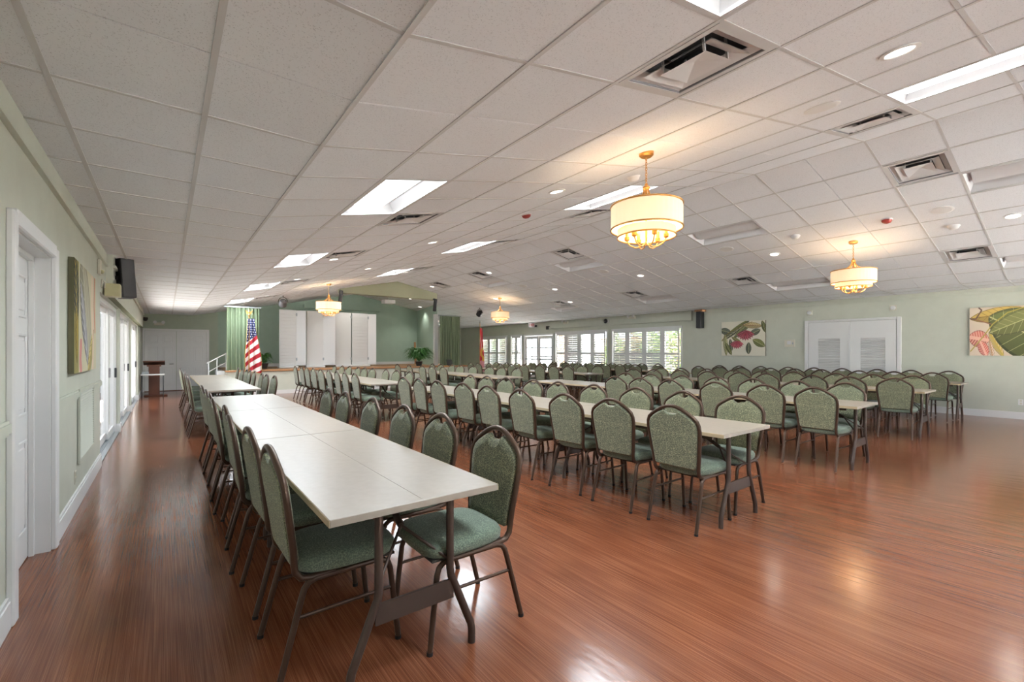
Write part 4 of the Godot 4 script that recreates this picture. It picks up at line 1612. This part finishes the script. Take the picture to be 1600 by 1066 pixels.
func build_tables_and_chairs() -> void:
	var rows := ["row along sliding doors", "second row from sliding doors", "middle row", "fourth row from sliding doors", "row along shuttered wall"]
	# table block: left edge, near end
	var blocks := [
		[[0.472, 1.714], [0.49, 8.48]],
		[[3.27, 1.70], [3.04, 8.32]],
		[[6.10, 1.66], [6.08, 8.5]],
		[[9.12, 1.64], [8.97, 8.5]],
		[[11.98, 1.64], [11.86, 8.5]]]
	var seats := [
		[[[2.22, 2.82, 3.42, 4.05, 4.68, 5.27, 5.87, 6.6], [2.02, 2.66, 3.27, 3.95, 4.68, 5.25]],
			[[8.7, 9.25, 9.9, 10.5, 11.15, 12.2, 12.95, 13.65], [8.55, 9.15, 9.75, 10.75, 11.3, 11.85, 12.5, 13.2]]],
		[[[2.02, 2.62, 3.2, 3.85, 4.5, 5.1, 5.75, 6.33, 6.88], [2.05, 2.65, 3.22, 3.85, 4.5, 5.02, 5.7, 6.22, 6.75]],
			[[8.6, 9.14, 9.68, 10.4, 10.95, 11.7, 12.35, 12.9, 13.6], [8.75, 9.42, 9.97, 10.85, 11.38, 11.9, 12.6, 13.2, 13.9]]],
		[[[2.0, 2.56, 3.2, 3.85, 4.4, 4.92], [2.06, 2.64, 3.22, 3.8, 4.39, 5.03, 5.62]],
			[[10.7, 11.35, 11.95, 12.8, 13.75], [9.0, 9.65, 10.22, 11.0, 11.75, 12.28, 12.98, 13.55]]],
		[[[1.97, 2.52, 3.06, 3.84, 4.36, 4.99, 5.63, 6.28, 6.86], [1.97, 2.52, 3.08, 3.8, 4.41, 5.02, 5.65, 6.31, 6.9]],
			[[8.95, 9.5, 10.12, 10.9, 11.48, 12.1, 12.75, 13.4, 13.95], [8.9, 9.5, 10.1, 10.85, 11.45, 12.1, 12.7, 13.35, 13.95]]],
		[[[2.0, 2.59, 3.16, 3.88, 4.42, 4.97, 5.65, 6.25, 6.85], [1.95, 2.56, 3.15, 3.82, 4.42, 5.0, 5.7, 6.3, 6.86]],
			[[8.9, 9.5, 10.1, 10.8, 11.4, 12.0, 12.7, 13.3, 13.9], [8.9, 9.5, 10.1, 10.8, 11.4, 12.0, 12.7, 13.3, 13.9]]]]
	var table := make_table()
	var fine := make_chair(true)
	var plain := make_chair(false)
	var first := {table: true, fine: true, plain: true}
	for r in 5:
		for b in 2:
			var x0: float = blocks[r][b][0]
			var d0: float = blocks[r][b][1]
			var block: String = ["near", "far"][b]
			for k in 3:
				var label := "beige folding table, %s from camera in %s block, %s" % [ordinal(k), block, rows[r]]
				var o: Node3D = table if first[table] else copy(table, "folding_table", label)
				first[table] = false
				o.set_meta("label", label)
				o.set_meta("group", "beige folding tables in %s block, %s" % [block, rows[r]])
				o.position = P(x0 + 0.381 + (rng.randf_range(-0.006, 0.006) if k else 0.0), 0, d0 + 0.938 + k * 1.880)
			for s in 2:
				var side: String = ["door", "window"][s]
				for k in seats[r][b][s].size():
					var d: float = seats[r][b][s][k]
					var off := 0.07 if r > 0 or b > 0 else 0.145
					var proto: Node3D = fine if r < 2 and b == 0 else plain
					var label := "green chair, %s from camera, %s side of %s block, %s" % [ordinal(k), side, block, rows[r]]
					var o: Node3D = proto if first[proto] else copy(proto, "banquet_chair", label)
					first[proto] = false
					o.set_meta("label", label)
					o.set_meta("group", "green banquet chairs in %s block, %s" % [block, rows[r]])
					var x := x0 + off + rng.randf_range(-0.02, 0.02)
					if s == 1:
						x = x0 + 0.762 - 0.065 + rng.randf_range(-0.02, 0.02)
					o.position = P(x, 0, d)
					o.rotation.y = (PI if s == 1 else 0.0) + rng.randf_range(-0.05, 0.05)


# ---------------------------------------------------------------- things on the walls
func painting(called: String, label: String, im: Image, w: float, h: float, at: Vector3, turn: float) -> void:
	# stretched canvas: printed face and plain returned edges; faces +Z before turning
	var o := thing(called, label, "painting", at, turn)
	var e := MB.new()
	e.box(Vector3(0, 0, 0.0175), Vector3(w, h, 0.035))
	part("canvas_edge", e, mat(rgb8(92, 90, 66), 0.85), o)
	var m := mat(Color.WHITE, 0.8)
	m.albedo_texture = tex(im)
	m.texture_repeat = false
	var f := MB.new()
	f.quad(Vector3(-w / 2, -h / 2, 0.036), Vector3(w / 2, -h / 2, 0.036), Vector3(w / 2, h / 2, 0.036), Vector3(-w / 2, h / 2, 0.036))
	part("canvas", f, m, o)


func build_wall_things() -> void:
	painting("painting", "large botanical canvas with dark leaf edge beside the panelled door", streak_print(), 1.42, 0.93, P(XL + 0.004, 1.64, 5.69), PI / 2)
	painting("painting", "canvas of red bell flowers and olive leaves on shuttered wall", flower_print(), 1.27, 1.02, P(XW - 0.004, 1.73, 6.45), -PI / 2)
	painting("painting", "canvas of one large green leaf right of louvred doors", leaf_print(), 1.27, 1.0, P(XW - 0.004, 1.765, 1.085), -PI / 2)

	# return-air grille low on the left wall
	var g := thing("air_grille", "pale louvred return-air grille under the botanical canvas", "vent", P(XL + 0.004, 0, 5.98))
	var fr := MB.new()
	for s in [-1, 1]:
		fr.box(Vector3(0.008, 0.69, s * 0.475), Vector3(0.016, 0.66, 0.035))
		fr.box(Vector3(0.008, 0.69 + s * 0.3125, 0), Vector3(0.016, 0.035, 0.92))
	part("rim", fr, M.wall, g)
	part("backing", MB.new().box(Vector3(0.002, 0.69, 0), Vector3(0.003, 0.6, 0.92)), M.grid, g)
	var sl := MB.new().box(Vector3.ZERO, Vector3(0.016, 0.004, 0.915)).mesh()
	for i in 26:
		var o := part("slat", sl, M.wall, g, Vector3(0.009, 0.40 + i * 0.0232, 0))
		o.rotation.z = -0.7
	var ou := thing("wall_outlet", "pale outlet plate low on wall under return-air grille", "outlet", P(XL, 0.275, 5.36))
	part("plate", MB.new().cbox(Vector3(0.003, 0, 0), Vector3(0.006, 0.115, 0.07), 0.002), M.plastic, ou)
	for s in [-1, 1]:
		part("socket", MB.new().cbox(Vector3(0.007, s * 0.026, 0), Vector3(0.004, 0.034, 0.03), 0.001), M.wall, ou)
	ou = thing("wall_outlet", "white outlet plate low on shuttered wall below large leaf canvas", "outlet", P(XW, 0.34, 1.0), PI)
	part("plate", MB.new().cbox(Vector3(0.003, 0, 0), Vector3(0.006, 0.115, 0.07), 0.002), M.white, ou)
	for s in [-1, 1]:
		part("socket", MB.new().cbox(Vector3(0.007, s * 0.026, 0), Vector3(0.004, 0.034, 0.03), 0.001), M.plastic, ou)
	# sensor, control box and loudspeaker high on the left wall
	var t := thing("wall_sensor", "beige wall sensor above the botanical canvas", "sensor", P(XL, 2.32, 7.0))
	part("body", MB.new().cbox(Vector3(0.015, 0, 0), Vector3(0.03, 0.17, 0.11), 0.006), M.plastic, t)
	part("eye", MB.new().lathe([Vector2(0.0, 0.03), Vector2(0.022, 0.018), Vector2(0.026, 0.0)], 14, Vector3(0.03, -0.05, 0), Basis(Vector3.BACK, -PI / 2)), M.beige, t)
	t = thing("control_box", "olive beige junction box with cable above sliding doors", "box", P(XL, 2.12, 7.6))
	part("body", MB.new().cbox(Vector3(0.09, 0, 0), Vector3(0.15, 0.16, 0.2), 0.006), M.beige, t)
	part("cable", MB.new().tube([Vector3(0.02, 0.02, 0.12), Vector3(0.03, 0.08, 0.2), Vector3(0.01, 0.1, 0.26), Vector3(0.005, 0.0, 0.3)], 0.008, 7), M.plastic, t)
	t = thing("wall_speaker", "black loudspeaker tilted on a bracket above sliding doors", "speaker", P(-0.44, 2.36, 8.2))
	var tilt := Basis(Vector3.BACK, 0.06) * Basis(Vector3.UP, 0.35)
	part("cabinet", MB.new().cbox(Vector3(0, 0, 0), Vector3(0.16, 0.55, 0.2), 0.01, tilt), M.black, t)
	part("grille", MB.new().cbox(tilt * Vector3(0.0, 0, 0.102), Vector3(0.14, 0.52, 0.006), 0.002, tilt), M.dark, t)
	var br := MB.new()
	br.box(Vector3(-0.13, 0.0, 0), Vector3(0.1, 0.05, 0.05))
	br.box(Vector3(-0.172, 0.0, 0), Vector3(0.012, 0.24, 0.08))
	part("bracket", br, M.black, t)
	t = thing("dome_camera", "small black dome camera near the back wall corner", "camera", P(XL, 2.4, 18.5))
	part("mount", MB.new().box(Vector3(0.02, 0.03, 0), Vector3(0.04, 0.08, 0.08)), M.white, t)
	part("dome", MB.new().lathe([Vector2(0.0, -0.09), Vector2(0.05, -0.07), Vector2(0.07, -0.02), Vector2(0.07, 0.03)], 16, Vector3(0.1, 0, 0), Basis(), false), M.black, t)
	emergency_light("twin-head emergency light above the white back double doors", P(-0.18, 2.28, DB), 0.0)
	# things on the shuttered wall
	emergency_light("twin-head emergency light over the header by french doors", P(XW - 0.12, 2.56, 13.75), -PI / 2)
	emergency_light("twin-head emergency light over the header beside round horn", P(XW - 0.12, 2.57, 10.33), -PI / 2)
	t = thing("round_horn", "round dark horn speaker on the window header", "speaker", P(XW - 0.12, 2.5, 11.5), -PI / 2)
	part("mount", MB.new().cbox(Vector3(0, 0, 0.02), Vector3(0.12, 0.12, 0.04), 0.005), M.white, t)
	part("cone", MB.new().lathe([Vector2(0.03, 0.04), Vector2(0.085, 0.12), Vector2(0.09, 0.13), Vector2(0.02, 0.09)], 18, Vector3.ZERO, Basis(Vector3.RIGHT, PI / 2)), M.black, t)
	t = thing("exit_sign", "red exit sign box on bracket above french doors", "sign", P(XW, 2.56, 15.9), 0.0)
	part("arm", MB.new().box(Vector3(-0.03, 0.06, 0), Vector3(0.06, 0.03, 0.03)), M.white, t)
	part("housing", MB.new().cbox(Vector3(-0.24, 0, 0), Vector3(0.36, 0.22, 0.05), 0.006), M.white, t)
	var tm := TextMesh.new()
	tm.text = "EXIT"
	tm.font_size = 32
	tm.pixel_size = 0.0042
	tm.depth = 0.004
	var letters := part("lettering", tm, mat(rgb8(206, 60, 60), 0.4), t, Vector3(-0.24, 0, 0.027))
	letters.set_meta("label", "red EXIT letters")
	var lamp := MB.new()
	lamp.cbox(Vector3(-0.02, -0.05, 0.06), Vector3(0.09, 0.09, 0.12), 0.01)
	part("lamp_head", lamp, M.dark, t)
	t = thing("wall_projector", "small black bracketed camera left of the window header", "camera", P(XW, 2.42, 14.95))
	part("arm", MB.new().box(Vector3(-0.06, 0.03, 0), Vector3(0.12, 0.03, 0.03)), M.black, t)
	part("body", MB.new().cbox(Vector3(-0.14, -0.03, 0.02), Vector3(0.09, 0.15, 0.1), 0.01), M.black, t)
	t = thing("wall_speaker", "black column loudspeaker on oak block beside window header", "speaker", P(XW - 0.16, 2.36, 7.72))
	part("cabinet", MB.new().cbox(Vector3(0, -0.02, 0), Vector3(0.2, 0.52, 0.17), 0.012), M.black, t)
	part("grille", MB.new().cbox(Vector3(-0.102, -0.02, 0), Vector3(0.006, 0.48, 0.15), 0.002), M.dark, t)
	part("block", MB.new().cbox(Vector3(0.03, 0.27, 0), Vector3(0.26, 0.06, 0.26), 0.006), M.oak, t)
	for s in [[4.72, 2.37, "upper left of"], [2.99, 2.37, "upper right of"]]:
		t = thing("wall_strobe", "small white square alarm strobe %s louvred double doors" % s[2], "alarm", P(XW, s[1], s[0]), -PI / 2)
		part("plate", MB.new().cbox(Vector3(0, 0, 0.012), Vector3(0.13, 0.13, 0.024), 0.005), M.plastic, t)
		part("lens", MB.new().lathe([Vector2(0.05, 0.022), Vector2(0.048, 0.045), Vector2(0.03, 0.055), Vector2(0.0, 0.057)], 16, Vector3.ZERO, Basis(Vector3.RIGHT, PI / 2)), M.frost, t)
	t = thing("thermostat", "pale double switch plate beside the louvred double doors", "switch", P(XW, 1.57, 5.2), -PI / 2)
	part("plate", MB.new().cbox(Vector3(0, 0, 0.01), Vector3(0.26, 0.2, 0.02), 0.004), M.plastic, t)
	part("display", MB.new().cbox(Vector3(-0.01, 0.02, 0.021), Vector3(0.1, 0.09, 0.006), 0.002), M.grey_lens, t)
	part("button", MB.new().cbox(Vector3(0.08, 0.0, 0.021), Vector3(0.03, 0.06, 0.006), 0.002), M.alu, t)
	# narrow window slot on the far wall
	t = thing("wall_heater", "tall narrow grey grille on the far pale wall", "grille", P(10.9, 1.62, DE))
	part("frame", MB.new().cbox(Vector3(0, 0, 0.02), Vector3(0.2, 0.95, 0.04), 0.006), M.white, t)
	part("face", MB.new().cbox(Vector3(0, 0, 0.042), Vector3(0.12, 0.85, 0.006), 0.002), M.dark, t)


func emergency_light(label: String, at: Vector3, turn: float) -> void:
	var o := thing("emergency_light", label, "emergency light", at, turn)
	part("body", MB.new().cbox(Vector3(0, 0, 0.04), Vector3(0.28, 0.1, 0.08), 0.01), M.plastic, o)
	for s in [-1, 1]:
		part("lamp_head", MB.new().lathe([Vector2(0.02, 0.0), Vector2(0.05, 0.03), Vector2(0.052, 0.06), Vector2(0.0, 0.065)], 16, Vector3(s * 0.11, 0.05, 0.09), Basis(Vector3.RIGHT, PI / 2)), M.frost, o)


# ---------------------------------------------------------------- things on and round the stage
func pleated(w: float, h: float, folds: float, depth: float, sd: int) -> MB:
	var g := RandomNumberGenerator.new()
	g.seed = sd
	var a := []
	var x := 0.0
	var k := int(folds * 10)
	var rings := []
	for side in [0.006, -0.006]:
		for row in [0.0, 0.5, 1.0] if side > 0 else [1.0, 0.5, 0.0]:
			var ring := []
			for i in k + 1:
				var f := float(i) / k
				var ph := f * folds * TAU
				var z: float = depth * sin(ph + 0.5 * sin(f * 17.0)) * (0.75 + 0.25 * row) + 0.3 * depth * sin(ph * 0.37 + 1.0)
				ring.append(Vector3((f - 0.5) * w, h * (1.0 - row), z + side))
			rings.append(ring)
	rings.append(rings[0])
	return MB.new().loft(rings, false, false, false, true)


func hanging_cloth(w0: float, w1: float, h: float, depth: float) -> MB:
	# a flag hanging limp from the pole: narrow above, fuller below; two faces
	var rings := []
	for i in 25:
		var f := i / 24.0
		var ring := []
		var w := lerpf(w0, w1, smoothstep(0.0, 0.8, f))
		for j in 33:
			var q := j / 32.0
			ring.append(Vector3((q - 0.35) * w + 0.03 * f, h * (1.0 - f) - 0.10 * absf(q - 0.4) * f, depth * sin(q * 15.0 + f * 1.4) * (0.4 + 0.6 * f)))
		rings.append(ring)
	return MB.new().loft(rings, false, false, false, true)


func build_stage_things() -> void:
	# curtains at both ends of the stage
	var c := thing("stage_curtain", "pleated sage curtain hanging beside the striped flag", "curtain", P(1.9, STAGE_Y, 16.18))
	part("cloth", pleated(0.88, 1.93, 8.0, 0.07, 3), M.curtain, c)
	part("track", MB.new().cbox(Vector3(0, 1.95, 0), Vector3(1.0, 0.04, 0.06), 0.006), M.alu, c)
	c = thing("stage_curtain", "pleated sage curtain hanging beside the fern and laptop", "curtain", P(9.35, STAGE_Y, 16.45))
	part("cloth", pleated(0.95, 2.03, 8.0, 0.075, 4), M.curtain, c)
	part("track", MB.new().cbox(Vector3(0, 2.05, 0), Vector3(1.05, 0.04, 0.06), 0.006), M.alu, c)

	# striped flag on a pole with a gilt finial
	var f := thing("flag", "star-spangled striped flag hanging limp from a gilt-topped pole", "flag", P(2.0, 0, 15.72))
	part("pole", MB.new().tube([Vector3(0, 0, 0), Vector3(0, 2.42, 0)], 0.014, 10), M.brass, f)
	part("base", MB.new().lathe([Vector2(0.13, 0.0), Vector2(0.13, 0.02), Vector2(0.05, 0.05), Vector2(0.02, 0.09)], 20), M.brass, f)
	var eg := MB.new()
	eg.lathe([Vector2(0.0, 2.41), Vector2(0.03, 2.43), Vector2(0.035, 2.46), Vector2(0.012, 2.49), Vector2(0.02, 2.52), Vector2(0.03, 2.56), Vector2(0.0, 2.62)], 12, Vector3.ZERO, Basis(), false)
	for s in [-1.0, 1.0]:
		eg.tri(Vector3(0, 2.52, 0.0), Vector3(s * 0.10, 2.60, 0.01), Vector3(s * 0.05, 2.47, 0.0))
		eg.tri(Vector3(0, 2.52, 0.004), Vector3(s * 0.05, 2.47, 0.004), Vector3(s * 0.10, 2.60, 0.014))
	part("finial", eg, M.brass, f)
	var fm := mat(Color.WHITE, 0.9)
	fm.albedo_texture = tex(stars_print())
	fm.texture_repeat = false
	part("cloth", hanging_cloth(0.20, 0.46, 1.62, 0.05), fm, f, Vector3(0.02, 0.72, 0.03))
	f = thing("flag", "red and yellow banner hanging limp beside the far windows", "flag", P(10.27, 0, 15.6))
	part("pole", MB.new().tube([Vector3(0, 0, 0), Vector3(0, 2.5, 0)], 0.013, 10), M.brass, f)
	part("base", MB.new().lathe([Vector2(0.13, 0.0), Vector2(0.13, 0.02), Vector2(0.05, 0.05), Vector2(0.02, 0.09)], 20), M.brass, f)
	part("finial", MB.new().lathe([Vector2(0.0, 2.49), Vector2(0.022, 2.52), Vector2(0.018, 2.56), Vector2(0.0, 2.66)], 10, Vector3.ZERO, Basis(), false), M.chrome, f)
	var im := Image.create(96, 384, false, Image.FORMAT_RGB8)
	for y in 384:
		for x in 96:
			var k := rgb8(196, 56, 66)
			if y > 170 and y < 290 and absf(x - 58 - 20 * sin(y * 0.05)) < 26:
				k = rgb8(222, 178, 84)
			if y > 290:
				k = rgb8(222, 160, 170)
			if absf(fposmod(x * 1.0 + y * 0.2, 48.0) - 24) < 5 and y < 190:
				k = rgb8(228, 190, 190)
			im.set_pixel(x, y, k)
	fm = mat(Color.WHITE, 0.9)
	fm.albedo_texture = tex(im)
	fm.texture_repeat = false
	part("cloth", hanging_cloth(0.12, 0.24, 1.75, 0.04), fm, f, Vector3(0.02, 0.55, 0.03))

	# four folding acoustic panels
	var names := ["leftmost folding white acoustic panel with ribbed face on stage", "plain folding white acoustic panel beside the leftmost ribbed one", "plain folding white acoustic panel beside the right ribbed one", "rightmost folding white acoustic panel with ribbed face on stage"]
	var xs := [[3.16, 3.72, 4.01], [4.06, 4.64, 5.02], [5.06, 5.66, 5.66], [5.70, 6.32, 6.6]]
	for k in 4:
		var o := thing("acoustic_panel", names[k], "panel", P(xs[k][0], STAGE_Y, 17.6), 0.0, "folding white acoustic panels")
		var w: float = xs[k][1] - xs[k][0]
		part("face", MB.new().cbox(Vector3(w / 2, 1.06, 0), Vector3(w, 2.0, 0.03), 0.005), M.white_matte, o)
		if k == 0 or k == 3:
			var rib := MB.new().cbox(Vector3(0, 0, 0), Vector3(w - 0.02, 0.10, 0.014), 0.005).mesh()
			for i in 16:
				part("rib", rib, M.white_matte, o, Vector3(w / 2, 0.12 + i * 0.122, 0.02))
		if xs[k][2] > xs[k][1]:
			var ww: float = xs[k][2] - xs[k][1]
			var b := Basis(Vector3.UP, -0.5)
			part("wing", MB.new().cbox(Vector3(w, 1.06, 0) + b * Vector3(ww * 0.57, 0, 0), Vector3(ww * 1.13, 1.97, 0.03), 0.005, b), M.white, o)
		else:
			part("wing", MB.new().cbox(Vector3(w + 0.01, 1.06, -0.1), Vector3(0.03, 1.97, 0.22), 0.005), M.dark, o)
		part("foot", MB.new().cbox(Vector3(w / 2, 0.03, 0.02), Vector3(w + 0.06, 0.06, 0.34), 0.01), M.white, o)
		for y in [0.3, 1.9]:
			part("hinge", MB.new().cbox(Vector3(w, y, 0.02), Vector3(0.05, 0.1, 0.03), 0.006), M.alu, o)

	fern("lush dark green fern in a pot on the stage edge", P(8.0, STAGE_Y, 16.55), 0.68, 0.62, 240, 4)
	fern("small green plant peeping out beside the left stage curtain", P(2.62, STAGE_Y, 17.2), 0.34, 0.42, 50, 6)

	# laptop on the stage edge
	var l := thing("laptop", "open black laptop on the stage edge beside the curtain", "laptop", P(9.3, STAGE_Y, 16.14), 0.4)
	part("keyboard_base", MB.new().cbox(Vector3(0, 0.01, 0), Vector3(0.36, 0.02, 0.25), 0.004), M.black, l)
	part("lid", MB.new().cbox(Vector3(0, 0.13, -0.16), Vector3(0.36, 0.25, 0.012), 0.004, Basis(Vector3.RIGHT, -0.25)), M.black, l)

	# plank leaning in the stage corner
	l = thing("leaning_board", "reddish wooden board leaning in the stage corner behind fern", "board", P(8.95, STAGE_Y, 18.9))
	part("board", MB.new().cbox(Vector3(0, 0.5, 0), Vector3(0.09, 1.0, 0.03), 0.004, Basis(Vector3.RIGHT, -0.08)), M.oak, l)

	# stairs with a rail at the stage's left end
	var st := thing("stage_stairs", "short white stair flight with white handrail beside back doors", "stairs", P(1.46, 0, 17.1))
	for i in 4:
		part("step", MB.new().cbox(Vector3(-0.10 - 0.15 * (3 - i), 0.0925 * (i + 1), 0), Vector3(0.19, 0.185 * (i + 1), 0.9), 0.005), M.white_matte, st)
	var rl := MB.new()
	rl.tube([Vector3(-0.46, 0.98, 0.42), Vector3(0.06, 1.30, 0.42)], 0.016, 8)
	part("handrail", rl, M.white, st)
	part("mid_rail", MB.new().tube([Vector3(-0.42, 0.72, 0.42), Vector3(0.06, 1.02, 0.42)], 0.012, 8), M.white, st)
	for x in [[-0.42, 0.19, 1.0], [-0.2, 0.5, 1.13], [0.04, 0.77, 1.28]]:
		part("post", MB.new().tube([Vector3(x[0], x[1], 0.42), Vector3(x[0], x[2], 0.42)], 0.014, 8), M.white, st)

	# lectern and the white side table beside it
	var le := thing("lectern", "dark wooden lectern with slanted top before the back doors", "lectern", P(-0.28, 0, 17.5))
	part("column", MB.new().cbox(Vector3(0, 0.48, 0), Vector3(0.26, 0.92, 0.3), 0.008), M.walnut, le)
	part("foot", MB.new().cbox(Vector3(0.04, 0.02, 0), Vector3(0.56, 0.04, 0.44), 0.008), M.walnut, le)
	part("collar", MB.new().cbox(Vector3(0, 0.92, 0), Vector3(0.34, 0.05, 0.34), 0.006), M.walnut, le)
	part("slanted_top", MB.new().cbox(Vector3(0, 1.0, 0), Vector3(0.52, 0.04, 0.42), 0.008, Basis(Vector3.RIGHT, -0.25)), M.walnut, le)
	var sd := thing("side_table", "small white-topped side table before the dark lectern", "table", P(-0.31, 0, 17.1))
	part("table_top", MB.new().cbox(Vector3(0, 0.66, 0), Vector3(0.56, 0.035, 0.3), 0.006), M.white, sd)
	for x in [-0.25, 0.25]:
		for z in [-0.12, 0.12]:
			part("leg", MB.new().tube([Vector3(x, 0, z), Vector3(x, 0.645, z)], 0.011, 7), M.dark, sd)
	var bx := thing("small_box", "small pale box on the white side table", "box", P(-0.48, 0.678, 17.1))
	part("body", MB.new().cbox(Vector3(0, 0.035, 0), Vector3(0.16, 0.07, 0.12), 0.006), M.alu, bx)

	# slim loudspeakers hanging from both ends of the gabled beam
	for s in [[4.47, 3.08, "slim grey column loudspeaker hanging at beam's end above chandelier", 0.12], [7.86, 3.05, "slim grey column loudspeaker hanging at beam's end above fern", -0.12]]:
		var o := thing("column_speaker", s[2], "speaker", P(s[0], s[1], 14.93), 0.0, "slim column loudspeakers on the beam")
		part("cabinet", MB.new().cbox(Vector3.ZERO, Vector3(0.1, 0.46, 0.1), 0.01, Basis(Vector3.BACK, -0.1)), M.dark, o)
		part("bracket", MB.new().box(Vector3(0.02 if s[3] > 0 else -0.02, 0.22, -0.06), Vector3(0.06, 0.05, 0.1)), M.black, o)
	# stage spotlights hanging from the ceiling
	spotlight("grey round stage spotlight hanging left before the stage", P(2.82, 2.83, 15.1), M.steel)
	spotlight("black stage spotlight hanging right before the stage", P(10.0, 2.88, 15.2), M.black)
	# ceiling projector
	var pr := thing("ceiling_projector", "white projector hanging under the gabled beam", "projector", P(7.2, 3.36, 17.7))
	part("body", MB.new().cbox(Vector3(0, 0, 0), Vector3(0.46, 0.15, 0.36), 0.02), M.white, pr)
	part("mount", MB.new().tube([Vector3(0, 0.06, 0), Vector3(0, ceil_y(7.2) - 3.36, 0)], 0.02, 8), M.white, pr)
	part("lens", MB.new().lathe([Vector2(0.05, 0.0), Vector2(0.045, 0.05), Vector2(0.0, 0.03)], 16, Vector3(-0.1, 0, -0.18), Basis(Vector3.RIGHT, -PI / 2)), M.black, pr)


func spotlight(label: String, at: Vector3, m: Material) -> void:
	var o := thing("stage_spotlight", label, "spotlight", at)
	var b := Basis(Vector3.RIGHT, -2.2)
	part("can", MB.new().lathe([Vector2(0.04, -0.12), Vector2(0.095, -0.08), Vector2(0.11, 0.0), Vector2(0.115, 0.11), Vector2(0.095, 0.11)], 20, Vector3.ZERO, b), m, o)
	var y := []
	for i in 9:
		var a := PI * i / 8.0
		y.append(Vector3(cos(a) * 0.135, sin(a) * 0.16, 0))
	part("yoke", MB.new().tube(y, 0.01, 7), M.dark, o)
	part("hanger", MB.new().tube([Vector3(0, 0.15, 0), Vector3(0, ceil_y(at.x) - at.y, 0)], 0.011, 7), M.dark, o)


func fern(label: String, at: Vector3, r: float, h: float, count: int, sd: int) -> void:
	var o := thing("potted_fern", label, "plant", at)
	part("pot", MB.new().lathe([Vector2(0.10, 0.0), Vector2(0.14, 0.16), Vector2(0.15, 0.18), Vector2(0.13, 0.18)], 20), M.pot, o)
	var g := RandomNumberGenerator.new()
	g.seed = sd
	var m := MB.new()
	for i in count:
		var a := g.randf() * TAU
		var d := Vector3(cos(a), 0, sin(a))
		var side := Vector3(-d.z, 0, d.x)
		var reach := r * g.randf_range(0.55, 1.0)
		var rise := h * g.randf_range(0.35, 1.0)
		var prev := []
		for k in 7:
			var f := k / 6.0
			var p := Vector3(0, 0.17, 0) + d * reach * f + Vector3(0, rise * sin(f * 2.3) - 0.12 * f * f, 0)
			var w := 0.035 * sin(PI * (0.08 + 0.92 * f)) + 0.002
			var cur := [p - side * w + Vector3(0, 0.01, 0), p + side * w + Vector3(0, 0.01, 0)]
			if k:
				m.quad(prev[0], prev[1], cur[1], cur[0])
			prev = cur
	part("fronds", m, M.leaf, o)
